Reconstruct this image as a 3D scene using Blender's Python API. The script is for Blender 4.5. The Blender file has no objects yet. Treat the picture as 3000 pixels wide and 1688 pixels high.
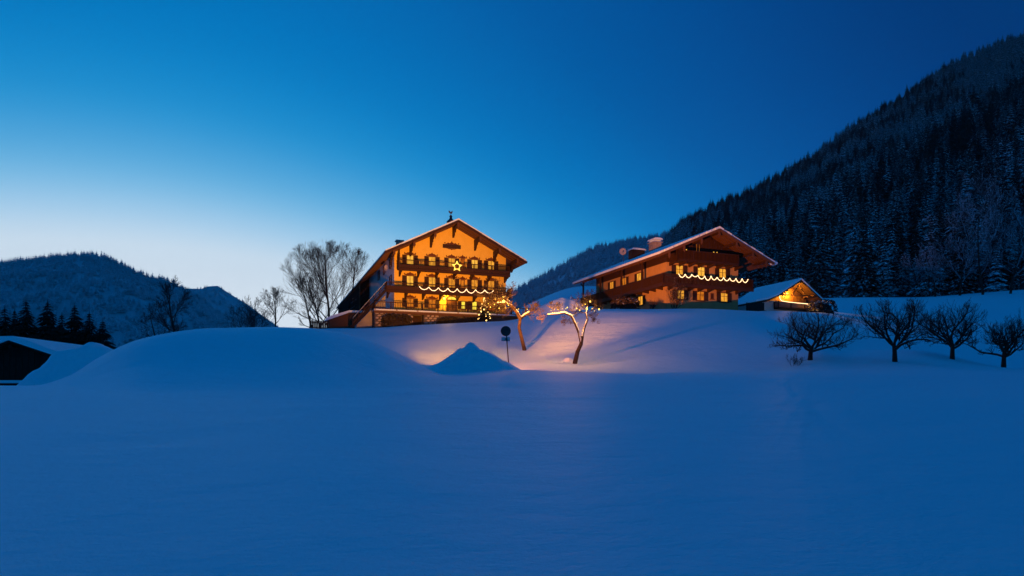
import bpy, math, random
import numpy as np
from mathutils import Vector, Matrix

sc = bpy.context.scene
col = sc.collection
R = math.radians

# ------------------------------------------------------------------ camera
cam_d = bpy.data.cameras.new('camera')
cam = bpy.data.objects.new('camera', cam_d)
col.objects.link(cam)
cam.location = (0, 0, 0)
cam.rotation_euler = (R(90), 0, 0)
cam_d.lens = 24.0
cam_d.sensor_width = 36.0
cam_d.shift_y = 0.1055
cam_d.clip_start = 0.1
cam_d.clip_end = 20000
sc.camera = cam

# ------------------------------------------------------------------ sky
def s2l(c):
    r = []
    for v in c:
        v = v / 255.0
        r.append(v / 12.92 if v <= 0.04045 else ((v + 0.055) / 1.055) ** 2.4)
    return tuple(r)

world = bpy.data.worlds.new('World')
sc.world = world
world.use_nodes = True
wn, wl = world.node_tree.nodes, world.node_tree.links
wn.clear()
def wmath(op, a, b=None, c=None):
    n = wn.new('ShaderNodeMath'); n.operation = op
    for i, v in enumerate((a, b, c)):
        if v is None: continue
        if isinstance(v, (int, float)): n.inputs[i].default_value = v
        else: wl.new(v, n.inputs[i])
    return n.outputs[0]
tc = wn.new('ShaderNodeTexCoord')
nrm = wn.new('ShaderNodeVectorMath'); nrm.operation = 'NORMALIZE'
wl.new(tc.outputs['Generated'], nrm.inputs[0])
sep = wn.new('ShaderNodeSeparateXYZ'); wl.new(nrm.outputs[0], sep.inputs[0])
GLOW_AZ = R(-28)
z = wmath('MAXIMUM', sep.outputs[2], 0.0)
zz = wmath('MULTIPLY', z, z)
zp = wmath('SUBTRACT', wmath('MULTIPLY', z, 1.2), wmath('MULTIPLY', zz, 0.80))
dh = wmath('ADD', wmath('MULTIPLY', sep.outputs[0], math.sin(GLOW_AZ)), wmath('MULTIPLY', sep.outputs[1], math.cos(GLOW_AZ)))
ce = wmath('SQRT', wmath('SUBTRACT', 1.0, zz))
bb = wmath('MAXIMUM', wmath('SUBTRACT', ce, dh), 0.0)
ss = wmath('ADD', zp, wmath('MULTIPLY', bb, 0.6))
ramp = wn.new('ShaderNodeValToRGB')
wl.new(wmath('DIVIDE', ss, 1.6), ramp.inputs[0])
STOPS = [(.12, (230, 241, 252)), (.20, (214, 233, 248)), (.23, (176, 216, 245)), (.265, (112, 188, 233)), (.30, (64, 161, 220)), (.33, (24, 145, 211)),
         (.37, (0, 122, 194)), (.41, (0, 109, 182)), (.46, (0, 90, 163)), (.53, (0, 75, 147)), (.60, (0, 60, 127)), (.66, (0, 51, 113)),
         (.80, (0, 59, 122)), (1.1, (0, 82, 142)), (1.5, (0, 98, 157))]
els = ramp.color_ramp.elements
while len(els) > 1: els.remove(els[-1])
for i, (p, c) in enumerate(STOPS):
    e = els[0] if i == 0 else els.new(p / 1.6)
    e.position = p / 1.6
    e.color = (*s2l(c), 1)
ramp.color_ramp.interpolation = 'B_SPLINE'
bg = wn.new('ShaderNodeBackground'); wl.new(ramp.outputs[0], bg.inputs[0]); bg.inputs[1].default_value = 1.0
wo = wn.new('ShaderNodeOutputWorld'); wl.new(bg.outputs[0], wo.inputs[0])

# ------------------------------------------------------------------ exposure
sc.view_settings.view_transform = 'Standard'
sc.view_settings.look = 'None'
sc.view_settings.exposure = 0.05
sc.view_settings.gamma = 1.0
sc.view_settings.use_curve_mapping = False
sc.render.engine = 'CYCLES'
sc.cycles.use_denoising = True
sc.cycles.sample_clamp_indirect = 2.0
sc.cycles.max_bounces = 5
sc.cycles.diffuse_bounces = 2
sc.cycles.glossy_bounces = 1
sc.cycles.transmission_bounces = 2
sc.cycles.volume_bounces = 0
sc.cycles.caustics_reflective = False
sc.cycles.caustics_refractive = False

# ------------------------------------------------------------------ materials
def mat_new(name):
    m = bpy.data.materials.new(name); m.use_nodes = True
    nt = m.node_tree; nt.nodes.clear()
    out = nt.nodes.new('ShaderNodeOutputMaterial')
    return m, nt, out

def add_noise(nt, scale, detail=4, coord='Object', stretch=(1, 1, 1), rough=0.55):
    t = nt.nodes.new('ShaderNodeTexCoord')
    mp = nt.nodes.new('ShaderNodeMapping'); mp.inputs['Scale'].default_value = stretch
    nt.links.new(t.outputs[coord], mp.inputs[0])
    n = nt.nodes.new('ShaderNodeTexNoise'); n.inputs['Scale'].default_value = scale
    n.inputs['Detail'].default_value = detail; n.inputs['Roughness'].default_value = rough
    nt.links.new(mp.outputs[0], n.inputs['Vector'])
    return n.outputs['Fac']

def ramp2(nt, fac, a, b, p0=0.3, p1=0.7):
    r = nt.nodes.new('ShaderNodeValToRGB')
    r.color_ramp.elements[0].position = p0; r.color_ramp.elements[1].position = p1
    r.color_ramp.elements[0].color = (*a, 1); r.color_ramp.elements[1].color = (*b, 1)
    nt.links.new(fac, r.inputs[0])
    return r.outputs[0]

def mixed(name, a, b, scale=3, stretch=(1, 1, 1), rough=0.8, bump=0.0, p0=0.3, p1=0.7, spec=0.2, bdist=0.03):
    m, nt, out = mat_new(name)
    p = nt.nodes.new('ShaderNodeBsdfPrincipled')
    p.inputs['Roughness'].default_value = rough
    p.inputs['Specular IOR Level'].default_value = spec
    f = add_noise(nt, scale, stretch=stretch)
    nt.links.new(ramp2(nt, f, a, b, p0, p1), p.inputs['Base Color'])
    if bump:
        bm = nt.nodes.new('ShaderNodeBump'); bm.inputs['Strength'].default_value = bump; bm.inputs['Distance'].default_value = bdist
        nt.links.new(f, bm.inputs['Height']); nt.links.new(bm.outputs[0], p.inputs['Normal'])
    nt.links.new(p.outputs[0], out.inputs[0])
    return m

SNOWC = (0.80, 0.86, 0.93)
def snowy(name, a, b, scale, lo, hi, noise_scale=1.5, noise_amt=0.6, rough=0.9, geo=True, keep=1.0):
    """bark / needles with snow lying where the surface faces up"""
    m, nt, out = mat_new(name)
    p = nt.nodes.new('ShaderNodeBsdfPrincipled')
    p.inputs['Roughness'].default_value = rough
    p.inputs['Specular IOR Level'].default_value = 0.1
    f = add_noise(nt, scale)
    base = ramp2(nt, f, a, b)
    g = nt.nodes.new('ShaderNodeNewGeometry')
    s = nt.nodes.new('ShaderNodeSeparateXYZ'); nt.links.new(g.outputs['Normal'], s.inputs[0])
    n2 = add_noise(nt, noise_scale, detail=3)
    ma = nt.nodes.new('ShaderNodeMath'); ma.operation = 'MULTIPLY_ADD'
    nt.links.new(n2, ma.inputs[0]); ma.inputs[1].default_value = noise_amt
    sub = nt.nodes.new('ShaderNodeMath'); sub.operation = 'SUBTRACT'
    nt.links.new(s.outputs[2], sub.inputs[0]); sub.inputs[1].default_value = noise_amt * 0.5
    nt.links.new(sub.outputs[0], ma.inputs[2])
    mr = nt.nodes.new('ShaderNodeMapRange'); mr.interpolation_type = 'SMOOTHSTEP'
    mr.inputs['From Min'].default_value = lo; mr.inputs['From Max'].default_value = hi
    mr.inputs['To Max'].default_value = keep
    nt.links.new(ma.outputs[0], mr.inputs['Value'])
    mx = nt.nodes.new('ShaderNodeMix'); mx.data_type = 'RGBA'
    nt.links.new(mr.outputs[0], mx.inputs['Factor'])
    nt.links.new(base, mx.inputs['A']); mx.inputs['B'].default_value = (*SNOWC, 1)
    nt.links.new(mx.outputs['Result'], p.inputs['Base Color'])
    nt.links.new(p.outputs[0], out.inputs[0])
    return m

def emit(name, c, strength, vary=0.0, scale=6, stretch=(1, 1, 1)):
    m, nt, out = mat_new(name)
    e = nt.nodes.new('ShaderNodeEmission'); e.inputs['Strength'].default_value = strength
    if vary:
        f = add_noise(nt, scale, stretch=stretch, detail=2)
        d = tuple(v * (1 - vary) for v in c)
        nt.links.new(ramp2(nt, f, d, c, 0.35, 0.62), e.inputs['Color'])
    else:
        e.inputs['Color'].default_value = (*c, 1)
    nt.links.new(e.outputs[0], out.inputs[0])
    return m

def snow_mat(name, ripples=True):
    m, nt, out = mat_new(name)
    p = nt.nodes.new('ShaderNodeBsdfPrincipled')
    p.inputs['Roughness'].default_value = 0.55
    p.inputs['Specular IOR Level'].default_value = 0.12
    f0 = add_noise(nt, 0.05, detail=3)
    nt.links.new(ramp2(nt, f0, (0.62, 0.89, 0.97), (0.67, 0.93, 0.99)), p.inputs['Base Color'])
    if ripples:
        f1 = add_noise(nt, 1.6, detail=6, stretch=(0.8, 1.15, 1), rough=0.62)
        f2 = add_noise(nt, 9, detail=5, stretch=(1, 1.25, 1), rough=.7)
        f3 = add_noise(nt, 0.22, detail=2)
        a1 = nt.nodes.new('ShaderNodeMath'); a1.operation = 'MULTIPLY_ADD'
        nt.links.new(f2, a1.inputs[0]); a1.inputs[1].default_value = 0.28; nt.links.new(f1, a1.inputs[2])
        a2 = nt.nodes.new('ShaderNodeMath'); a2.operation = 'MULTIPLY_ADD'
        nt.links.new(f3, a2.inputs[0]); a2.inputs[1].default_value = 2.0; nt.links.new(a1.outputs[0], a2.inputs[2])
        bm = nt.nodes.new('ShaderNodeBump'); bm.inputs['Strength'].default_value = 0.75; bm.inputs['Distance'].default_value = 0.10
        nt.links.new(a2.outputs[0], bm.inputs['Height']); nt.links.new(bm.outputs[0], p.inputs['Normal'])
    nt.links.new(p.outputs[0], out.inputs[0])
    return m

M = {}
M['snow'] = snow_mat('snow_ground')
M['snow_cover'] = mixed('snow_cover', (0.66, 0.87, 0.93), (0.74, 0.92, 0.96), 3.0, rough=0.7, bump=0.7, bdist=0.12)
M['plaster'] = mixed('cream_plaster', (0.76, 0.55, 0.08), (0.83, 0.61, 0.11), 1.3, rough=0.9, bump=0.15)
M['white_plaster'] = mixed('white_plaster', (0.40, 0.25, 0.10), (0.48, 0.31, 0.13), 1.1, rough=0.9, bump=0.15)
M['lime_plaster'] = mixed('lime_plaster', (0.62, 0.57, 0.52), (0.72, 0.68, 0.62), 1.1, rough=0.9, bump=0.15)
M['pale_plate'] = mixed('pale_plate', (0.58, 0.58, 0.60), (0.68, 0.68, 0.70), 6, rough=0.5)
M['dark_wood'] = mixed('dark_wood', (0.026, 0.011, 0.006), (0.055, 0.024, 0.012), 5, stretch=(1, 1, 6), rough=0.7, bump=0.2)
M['brown_wood'] = mixed('brown_wood', (0.07, 0.032, 0.015), (0.14, 0.065, 0.028), 4, stretch=(4, 1, 4), rough=0.7, bump=0.2)
M['rail_wood'] = mixed('rail_wood', (0.028, 0.011, 0.006), (0.055, 0.022, 0.010), 5, stretch=(1, 1, 4), rough=0.7)
M['black_wood'] = mixed('weathered_black_wood', (0.012, 0.008, 0.006), (0.035, 0.022, 0.015), 3, stretch=(6, 6, 1), rough=0.85)
M['shutter'] = mixed('shutter_paint', (0.030, 0.016, 0.010), (0.055, 0.028, 0.016), 6, rough=0.6)
M['frame'] = mixed('window_frame_wood', (0.10, 0.04, 0.018), (0.17, 0.075, 0.03), 6, rough=0.6)
M['paint_scroll'] = mixed('painted_scroll', (0.09, 0.03, 0.015), (0.16, 0.06, 0.03), 6, rough=0.9)
M['stone'] = mixed('rubble_stone', (0.20, 0.16, 0.12), (0.42, 0.35, 0.27), 2.2, rough=0.95, bump=0.4)
M['mortar'] = mixed('dark_mortar', (0.07, 0.055, 0.045), (0.12, 0.10, 0.08), 4, rough=0.95)
M['concrete'] = mixed('grey_plaster', (0.30, 0.29, 0.28), (0.40, 0.39, 0.37), 1.5, rough=0.95)
M['hedge'] = mixed('hedge_leaf', (0.018, 0.016, 0.010), (0.06, 0.045, 0.025), 3, rough=0.9)
M['metal'] = mixed('dark_metal', (0.03, 0.03, 0.035), (0.06, 0.06, 0.065), 6, rough=0.5)
M['grey_metal'] = mixed('grey_metal', (0.30, 0.30, 0.31), (0.42, 0.42, 0.42), 6, rough=0.45, spec=0.5)
M['dish'] = mixed('dish_paint', (0.42, 0.38, 0.34), (0.50, 0.46, 0.42), 2, rough=0.5)
M['bark'] = snowy('bark_with_snow', (0.020, 0.015, 0.012), (0.055, 0.040, 0.031), 5, 0.62, 0.95, 2.5, 0.9)
M['twig'] = snowy('twigs_with_snow', (0.022, 0.021, 0.022), (0.045, 0.042, 0.042), 5, 0.80, 1.10, 1.2, 0.9, keep=0.7)
M['twig_snowy'] = snowy('twigs_heavy_snow', (0.030, 0.020, 0.016), (0.06, 0.042, 0.032), 5, 0.45, 0.9, 4, 0.9, keep=.85)
M['twig_lit'] = snowy('lamp_lit_twigs', (0.022, 0.019, 0.017), (0.045, 0.038, 0.034), 5, 0.80, 1.15, 4, 0.9, keep=.35)
M['twig_brown'] = snowy('fruit_tree_twigs', (0.035, 0.024, 0.018), (0.07, 0.05, 0.038), 5, 0.80, 1.15, 2.0, 0.9, keep=.6)
M['needle'] = snowy('spruce_needles', (0.012, 0.020, 0.014), (0.032, 0.045, 0.028), 40, 0.56, 0.84, 26, 1.5, keep=1.0)
M['needle_dark'] = snowy('spruce_needles_dark', (0.008, 0.013, 0.010), (0.022, 0.030, 0.022), 40, 0.95, 1.35, 30, 1.5, keep=0.6)
M['needle_bare'] = snowy('spruce_needles_bare', (0.010, 0.016, 0.011), (0.028, 0.036, 0.024), 40, 0.66, 1.0, 26, 1.5, keep=0.9)
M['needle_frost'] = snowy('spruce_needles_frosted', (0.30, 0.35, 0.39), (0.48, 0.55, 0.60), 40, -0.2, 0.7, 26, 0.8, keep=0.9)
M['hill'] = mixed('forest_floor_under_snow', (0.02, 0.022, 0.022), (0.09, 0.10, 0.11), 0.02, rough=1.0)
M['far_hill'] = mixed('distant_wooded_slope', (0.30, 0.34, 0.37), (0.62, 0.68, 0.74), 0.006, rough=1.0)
LIT = []
for i, (c, s, v) in enumerate([((1.0, .42, .04), 1.05, .4), ((1.0, .35, .03), 0.9, .45), ((1.0, .27, .02), 0.72, .5), ((1.0, .48, .055), 1.2, .35), ((.9, .19, .015), .5, .5)]):
    LIT.append(emit('lit_window_%s' % ('amber', 'gold', 'orange', 'yellow', 'ember')[i], c, s, v, 2.2, (2.2, 2.2, .8)))
M['lit_green'] = emit('lit_window_pale_yellow', (1.0, .72, .06), 1.3, .25, 3)
M['bulb'] = emit('warm_bulb', (1.0, .58, .16), 3.5)
M['rope'] = emit('rope_light_glow', (1.0, .60, .30), 3.2)
M['star'] = emit('star_light_glow', (1.0, .56, .08), 2.2)
M['lamp'] = emit('lantern_glow', (1.0, .62, .08), 4.5)
M['flood'] = emit('flood_glass', (1.0, .5, .12), 3)
for k in ('bulb', 'rope', 'star', 'lamp', 'flood', 'lit_green'):
    M[k].cycles.emission_sampling = 'NONE'
for m in LIT: m.cycles.emission_sampling = 'NONE'

# ------------------------------------------------------------------ builders
def tag(o, label=None, cat=None, group=None, kind=None):
    if label: o['label'] = label
    if cat: o['category'] = cat
    if group: o['group'] = group
    if kind: o['kind'] = kind
    return o

def empty(name, loc=(0, 0, 0), rz=0.0):
    o = bpy.data.objects.new(name, None); col.objects.link(o)
    o.location = loc; o.rotation_euler = (0, 0, rz); o.empty_display_size = 0.5
    return o

def link_mesh(name, me, parent=None, loc=None):
    o = bpy.data.objects.new(name, me); col.objects.link(o)
    if parent is not None: o.parent = parent
    if loc is not None: o.location = loc
    return o

def np_mesh(name, V, Q, mats, midx=None, smooth=False):
    """V (n,3); Q (m,k) with equal k"""
    V = np.asarray(V, np.float32); Q = np.asarray(Q, np.int32)
    me = bpy.data.meshes.new(name)
    m, k = Q.shape
    me.vertices.add(len(V)); me.vertices.foreach_set('co', V.ravel())
    me.loops.add(m * k); me.loops.foreach_set('vertex_index', Q.ravel())
    me.polygons.add(m); me.polygons.foreach_set('loop_start', np.arange(0, m * k, k, dtype=np.int32))
    for a in mats: me.materials.append(a)
    if midx is not None: me.polygons.foreach_set('material_index', np.asarray(midx, np.int32))
    me.polygons.foreach_set('use_smooth', np.full(m, smooth, dtype=bool))
    me.update(calc_edges=True)
    return me

class MB:
    def __init__(s, xf=None):
        s.v, s.f, s.xf = [], [], xf
    def add(s, vs, fs):
        b = len(s.v)
        s.v += [s.xf(p) if s.xf else tuple(p) for p in vs]
        s.f += [tuple(b + i for i in f) for f in fs]
    def box(s, x0, x1, y0, y1, z0, z1):
        s.add([(x0, y0, z0), (x1, y0, z0), (x1, y1, z0), (x0, y1, z0), (x0, y0, z1), (x1, y0, z1), (x1, y1, z1), (x0, y1, z1)],
              [(3, 2, 1, 0), (4, 5, 6, 7), (0, 1, 5, 4), (1, 2, 6, 5), (2, 3, 7, 6), (3, 0, 4, 7)])
        return s
    def prism(s, poly, y0, y1):
        n = len(poly)
        s.add([(x, y0, z) for x, z in poly] + [(x, y1, z) for x, z in poly],
              [tuple(range(n)), tuple(range(2 * n - 1, n - 1, -1))] + [(i, i + n, (i + 1) % n + n, (i + 1) % n) for i in range(n)])
        return s
    def xprism(s, poly, x0, x1):
        n = len(poly)
        s.add([(x0, y, zz_) for y, zz_ in poly] + [(x1, y, zz_) for y, zz_ in poly],
              [tuple(range(n)), tuple(range(2 * n - 1, n - 1, -1))] + [(i, i + n, (i + 1) % n + n, (i + 1) % n) for i in range(n)])
        return s
    def beam(s, a, b, w, h, up=(0, 0, 1)):
        a, b = Vector(a), Vector(b); d = (b - a).normalized()
        sd = d.cross(Vector(up)).normalized() * (w / 2); u = sd.cross(d).normalized() * (h / 2)
        vs = [p + i * sd + j * u for p in (a, b) for i, j in ((-1, -1), (1, -1), (1, 1), (-1, 1))]
        s.add([tuple(v) for v in vs], [(0, 1, 2, 3), (7, 6, 5, 4), (0, 4, 5, 1), (1, 5, 6, 2), (2, 6, 7, 3), (3, 7, 4, 0)])
        return s
    def tube(s, pts, rads, n=6, cap=True):
        pts = [Vector(p) for p in pts]; vs, fs = [], []
        if not hasattr(rads, '__len__'): rads = [rads] * len(pts)
        up = Vector((0.13, 0.27, 0.95)).normalized()
        for i, p in enumerate(pts):
            d = (pts[min(i + 1, len(pts) - 1)] - pts[max(i - 1, 0)]).normalized()
            if abs(d.dot(up)) > 0.93: a = d.cross(Vector((1, 0, 0))).normalized()
            else: a = d.cross(up).normalized()
            b = d.cross(a)
            for k in range(n):
                t = 2 * math.pi * k / n
                vs.append(tuple(p + (a * math.cos(t) + b * math.sin(t)) * rads[i]))
        for i in range(len(pts) - 1):
            for k in range(n):
                fs.append((i * n + k, i * n + (k + 1) % n, (i + 1) * n + (k + 1) % n, (i + 1) * n + k))
        if cap: fs += [tuple(range(n)), tuple(range(len(vs) - 1, len(vs) - n - 1, -1))]
        s.add(vs, fs); return s
    def ball(s, c, r, nu=8, nv=6, sq=(1, 1, 1)):
        vs, fs = [], []
        for j in range(nv + 1):
            ph = math.pi * j / nv
            for i in range(nu):
                th = 2 * math.pi * i / nu
                vs.append((c[0] + r * sq[0] * math.sin(ph) * math.cos(th), c[1] + r * sq[1] * math.sin(ph) * math.sin(th), c[2] + r * sq[2] * math.cos(ph)))
        for j in range(nv):
            for i in range(nu):
                fs.append((j * nu + i, (j + 1) * nu + i, (j + 1) * nu + (i + 1) % nu, j * nu + (i + 1) % nu))
        s.add(vs, fs); return s
    def lathe(s, c, prof, n=12):
        vs, fs = [], []
        for r, zz_ in prof:
            for k in range(n):
                t = 2 * math.pi * k / n
                vs.append((c[0] + r * math.cos(t), c[1] + r * math.sin(t), c[2] + zz_))
        for j in range(len(prof) - 1):
            for k in range(n):
                fs.append((j * n + k, j * n + (k + 1) % n, (j + 1) * n + (k + 1) % n, (j + 1) * n + k))
        s.add(vs, fs); return s
    def mesh(s, name, mats, smooth=False):
        me = bpy.data.meshes.new(name); me.from_pydata(s.v, [], s.f)
        for a in (mats if isinstance(mats, (list, tuple)) else [mats]): me.materials.append(a)
        if smooth: me.polygons.foreach_set('use_smooth', np.ones(len(me.polygons), dtype=bool))
        me.update(); return me
    def build(s, name, mats, parent=None, smooth=False, loc=None):
        return link_mesh(name, s.mesh(name, mats, smooth), parent, loc)

# value noise for shaping ground
_rs = np.random.RandomState(7)
_lat = _rs.rand(256, 256).astype(np.float32)
def vnoise(x, y):
    x = np.asarray(x, float); y = np.asarray(y, float)
    xi = np.floor(x).astype(int); yi = np.floor(y).astype(int); fx = x - xi; fy = y - yi
    fx = fx * fx * (3 - 2 * fx); fy = fy * fy * (3 - 2 * fy)
    g = lambda i, j: _lat[i % 256, j % 256]
    return (g(xi, yi) * (1 - fx) + g(xi + 1, yi) * fx) * (1 - fy) + (g(xi, yi + 1) * (1 - fx) + g(xi + 1, yi + 1) * fx) * fy - 0.5
def fbm(x, y, o=4):
    r = 0; a = 1.0
    for k in range(o):
        r = r + a * vnoise(x * 2 ** k + 17.3 * k, y * 2 ** k + 5.1 * k); a *= 0.5
    return r

# ------------------------------------------------------------------ ground
PRE = [(0, -1.6), (10, -.85), (20, -.1)]
COLS = {
    -900: [(26, .35), (30, .6), (36, .1), (48, .2), (80, -2), (150, -6), (400, -10)],
    -400: [(26, .35), (29, .55), (35, .1), (48, .2), (80, -2), (150, -6), (400, -10)],
    0: [(24, .2), (27, .42), (33, .05), (46, .0), (60, -.6), (85, -1.5), (150, -6), (400, -10)],
    200: [(26, .36), (31, .72), (36, .95), (42, .5), (50, -.3), (85, -1.5), (150, -6), (400, -10)],
    270: [(26, .36), (31, .85), (38, 1.85), (43, 1.3), (52, 0), (85, -1.5), (150, -6), (400, -10)],
    400: [(25, .3), (30, 1.2), (38, 3.05), (44, 2.3), (55, .5), (90, -1), (150, -5), (400, -10)],
    550: [(25.5, .35), (31, 1.5), (39, 3.8), (46, 3.2), (60, 2.0), (90, 1), (150, -3), (400, -10)],
    700: [(25.5, .33), (31, 1.45), (40, 4.0), (47, 3.4), (60, 3.5), (90, 6.0), (150, 3), (300, -5)],
    850: [(26, .35), (31, 1.4), (40, 3.96), (47, 3.0), (60, 4.0), (90, 8.4), (120, 8.6), (300, 2)],
    950: [(26.5, .38), (31.5, 1.35), (40, 3.8), (47, 2.9), (60, 4.0), (75, 6.5), (92, 9.1), (120, 9.2), (300, 6)],
    1100: [(27.5, .45), (33, 1.2), (40, 3.05), (45, 2.2), (50, 2.4), (60, 4.1), (75, 6.8), (87, 8.7), (110, 9.0), (140, 9.2), (300, 8)],
    1200: [(28, .5), (34, 1.1), (40, 2.1), (44, 1.4), (49, 2.1), (60, 4.2), (75, 7.0), (86, 8.9), (100, 9.2), (140, 9.4), (300, 10)],
    1290: [(30, .65), (36, 1.08), (40, 1.3), (43, 1.1), (47, 1.5), (52, 2.2), (60, 4.0), (75, 7.3), (85, 9.0), (100, 9.3), (140, 10), (300, 14)],
    1400: [(30, .65), (36, 1.15), (40, 1.45), (43, 1.25), (47, 1.7), (52, 2.45), (60, 4.3), (75, 7.7), (85, 9.2), (100, 9.5), (140, 12), (300, 20)],
    1500: [(30, .65), (36, 1.2), (40, 1.5), (43, 1.4), (47, 1.85), (52, 2.6), (60, 4.5), (75, 8.1), (86, 9.5), (105, 9.9), (140, 16.0), (300, 32)],
    1560: [(30, .65), (36, 1.17), (40, 1.45), (43, 1.4), (47, 1.85), (52, 2.65), (60, 4.6), (72, 8.0), (84, 9.9), (105, 10.3), (140, 18.5), (300, 34)],
    1700: [(30, .65), (36, 1.12), (40, 1.40), (44, 1.35), (48, 1.9), (52, 2.7), (60, 4.9), (70, 7.9), (80, 10.1), (90, 10.55), (110, 11), (140, 21.3), (300, 38)],
    1900: [(30, .65), (36, 1.10), (40, 1.36), (44, 1.4), (48, 1.9), (53, 3.1), (60, 5.4), (70, 8.3), (77, 9.8), (84, 10.5), (110, 11.2), (150, 22), (300, 38)],
    2100: [(30, .65), (36, 1.10), (40, 1.36), (44, 1.4), (48, 1.9), (53, 3.1), (60, 5.4), (70, 8.3), (77, 9.8), (84, 10.5), (110, 11.8), (150, 21), (300, 38)],
    2250: [(30, .65), (36, 1.10), (40, 1.36), (44, 1.4), (48, 1.9), (53, 3.1), (60, 5.2), (72, 8.3), (84, 10.35), (100, 12.4), (115, 13.6), (150, 19.5), (300, 38)],
    2400: [(30, .65), (36, 1.10), (40, 1.36), (44, 1.65), (48, 2.45), (60, 4.8), (80, 8.3), (100, 12.0), (120, 14.8), (150, 19.5), (210, 30), (300, 40)],
    2500: [(30, .65), (36, 1.10), (40, 1.36), (44, 1.7), (50, 2.65), (60, 4.2), (80, 6.9), (100, 10.6), (150, 20), (205, 29.6), (300, 40)],
    2700: [(30, .65), (36, 1.10), (40, 1.34), (44, 1.8), (50, 2.6), (58, 3.9), (64, 3.9), (80, 6.3), (110, 11.5), (150, 19.5), (200, 29), (300, 40)],
    3000: [(30, .65), (36, 1.08), (40, 1.30), (44, 1.55), (52, 2.05), (58, 1.9), (64, 2.2), (80, 5.0), (105, 10), (150, 20), (190, 29.5), (300, 40)],
    3500: [(30, .65), (36, 1.08), (40, 1.30), (44, 1.5), (52, 1.9), (58, 1.9), (64, 2.2), (80, 5.0), (105, 10), (150, 20), (190, 30), (300, 40)],
}
def pchip(xs, ys, q):
    xs = np.array(xs, float); ys = np.array(ys, float)
    h = np.diff(xs); d = np.diff(ys) / h
    m = np.zeros(len(xs)); m[0], m[-1] = d[0], 0.0
    for i in range(1, len(xs) - 1):
        m[i] = 0.5 * (d[i - 1] + d[i])
        if d[i - 1] * d[i] <= 0: m[i] *= 0.6
    q = np.clip(q, xs[0], xs[-1]); i = np.clip(np.searchsorted(xs, q) - 1, 0, len(xs) - 2)
    t = (q - xs[i]) / h[i]
    return ((2 * t**3 - 3 * t**2 + 1) * ys[i] + (t**3 - 2 * t**2 + t) * h[i] * m[i] + (-2 * t**3 + 3 * t**2) * ys[i + 1] + (t**3 - t**2) * h[i] * m[i + 1])
DG = np.exp(np.linspace(math.log(1.0), math.log(420.0), 900))
CA = np.array(sorted(COLS))
CT = (CA - 1500) / 2000.0
HG = np.array([pchip([p[0] for p in PRE + COLS[c]], [p[1] for p in PRE + COLS[c]], DG) for c in CA])
# resample across azimuth with pchip per distance
TA = np.linspace(CT[0], CT[-1], 700)
HT = np.array([pchip(CT, HG[:, j], TA) for j in range(len(DG))]).T
def ground(x, y, detail=False):
    x = np.asarray(x, float); y = np.asarray(y, float)
    ph = np.arctan2(x, y); r = np.hypot(x, y)
    lim = 0.80
    pc = np.clip(ph, -lim, lim)
    d = np.clip(r * np.cos(pc), 1.0, 419.0); t = np.tan(pc)
    ti = np.clip((t - TA[0]) / (TA[1] - TA[0]), 0, len(TA) - 1.001); i0 = ti.astype(int); ft = ti - i0
    di = np.clip(np.log(d) / (math.log(420.0) / (len(DG) - 1)), 0, len(DG) - 1.001); j0 = di.astype(int); fd = di - j0
    h = (HT[i0, j0] * (1 - ft) + HT[i0 + 1, j0] * ft) * (1 - fd) + (HT[i0, j0 + 1] * (1 - ft) + HT[i0 + 1, j0 + 1] * ft) * fd
    w = np.clip((np.abs(ph) - 1.0) / 1.1, 0, 1); w = w * w * (3 - 2 * w)
    h = h * (1 - w) + (-1.6 + 0.0 * d) * w
    # soft unevenness of the snow field and a broken edge along the road bank
    near = np.clip((d - 4) / 12, 0, 1)
    h = h + (0.15 * fbm(x / 8.0, y / 8.0, 3) + 0.03 * fbm(x / 1.3, y / 1.0, 3)) * near * np.clip((60 - d) / 20, 0.3, 1)
    bank = np.exp(-((d - 39.8) / 1.1) ** 2) * np.clip((t + 0.10) / 0.06, 0, 1)
    h = h + bank * (0.05 * fbm(x / 1.4, y / 0.9, 3) + 0.03)
    return h
def gz(x, y): return float(ground(np.array([x]), np.array([y]))[0])
def pt(px, D): return ((px - 1500) / 2000.0 * D, D)
def hit(px, py, d0=43.0, d1=130.0):
    """distance at which the slope is met in the bearing (px, py)"""
    d = np.linspace(d0, d1, 900); g = ground((px - 1500) / 2000.0 * d, d); w = np.nonzero(g >= (1160 - py) / 2000.0 * d)[0]
    return float(d[w[0]]) if len(w) else d1
def zat(py, D): return (1160 - py) / 2000.0 * D

def build_ground():
    phi = np.concatenate([np.linspace(-math.pi, -0.80, 40, endpoint=False), np.linspace(-0.80, 0.80, 520), np.linspace(0.80, math.pi, 41)[1:]])
    r = np.concatenate([[0.02], np.exp(np.linspace(math.log(1.5), math.log(34), 150)), np.linspace(34, 50, 110)[1:], np.exp(np.linspace(math.log(50), math.log(420), 170))[1:], [700, 1200, 2000, 3050]])
    P, Rr = np.meshgrid(phi, r, indexing='ij')
    X = Rr * np.sin(P); Y = Rr * np.cos(P); Z = ground(X, Y)
    n, m = X.shape
    idx = np.arange(n * m).reshape(n, m)
    a, b, c, d = idx[:-1, :-1], idx[1:, :-1], idx[1:, 1:], idx[:-1, 1:]
    Q = np.stack([a, b, c, d], -1).reshape(-1, 4)
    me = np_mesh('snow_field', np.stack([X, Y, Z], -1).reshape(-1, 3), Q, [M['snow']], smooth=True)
    tag(link_mesh('snow_field', me), kind='structure', label='smooth untouched snow field with a rounded mound rising to the farmhouses')
build_ground()

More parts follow.
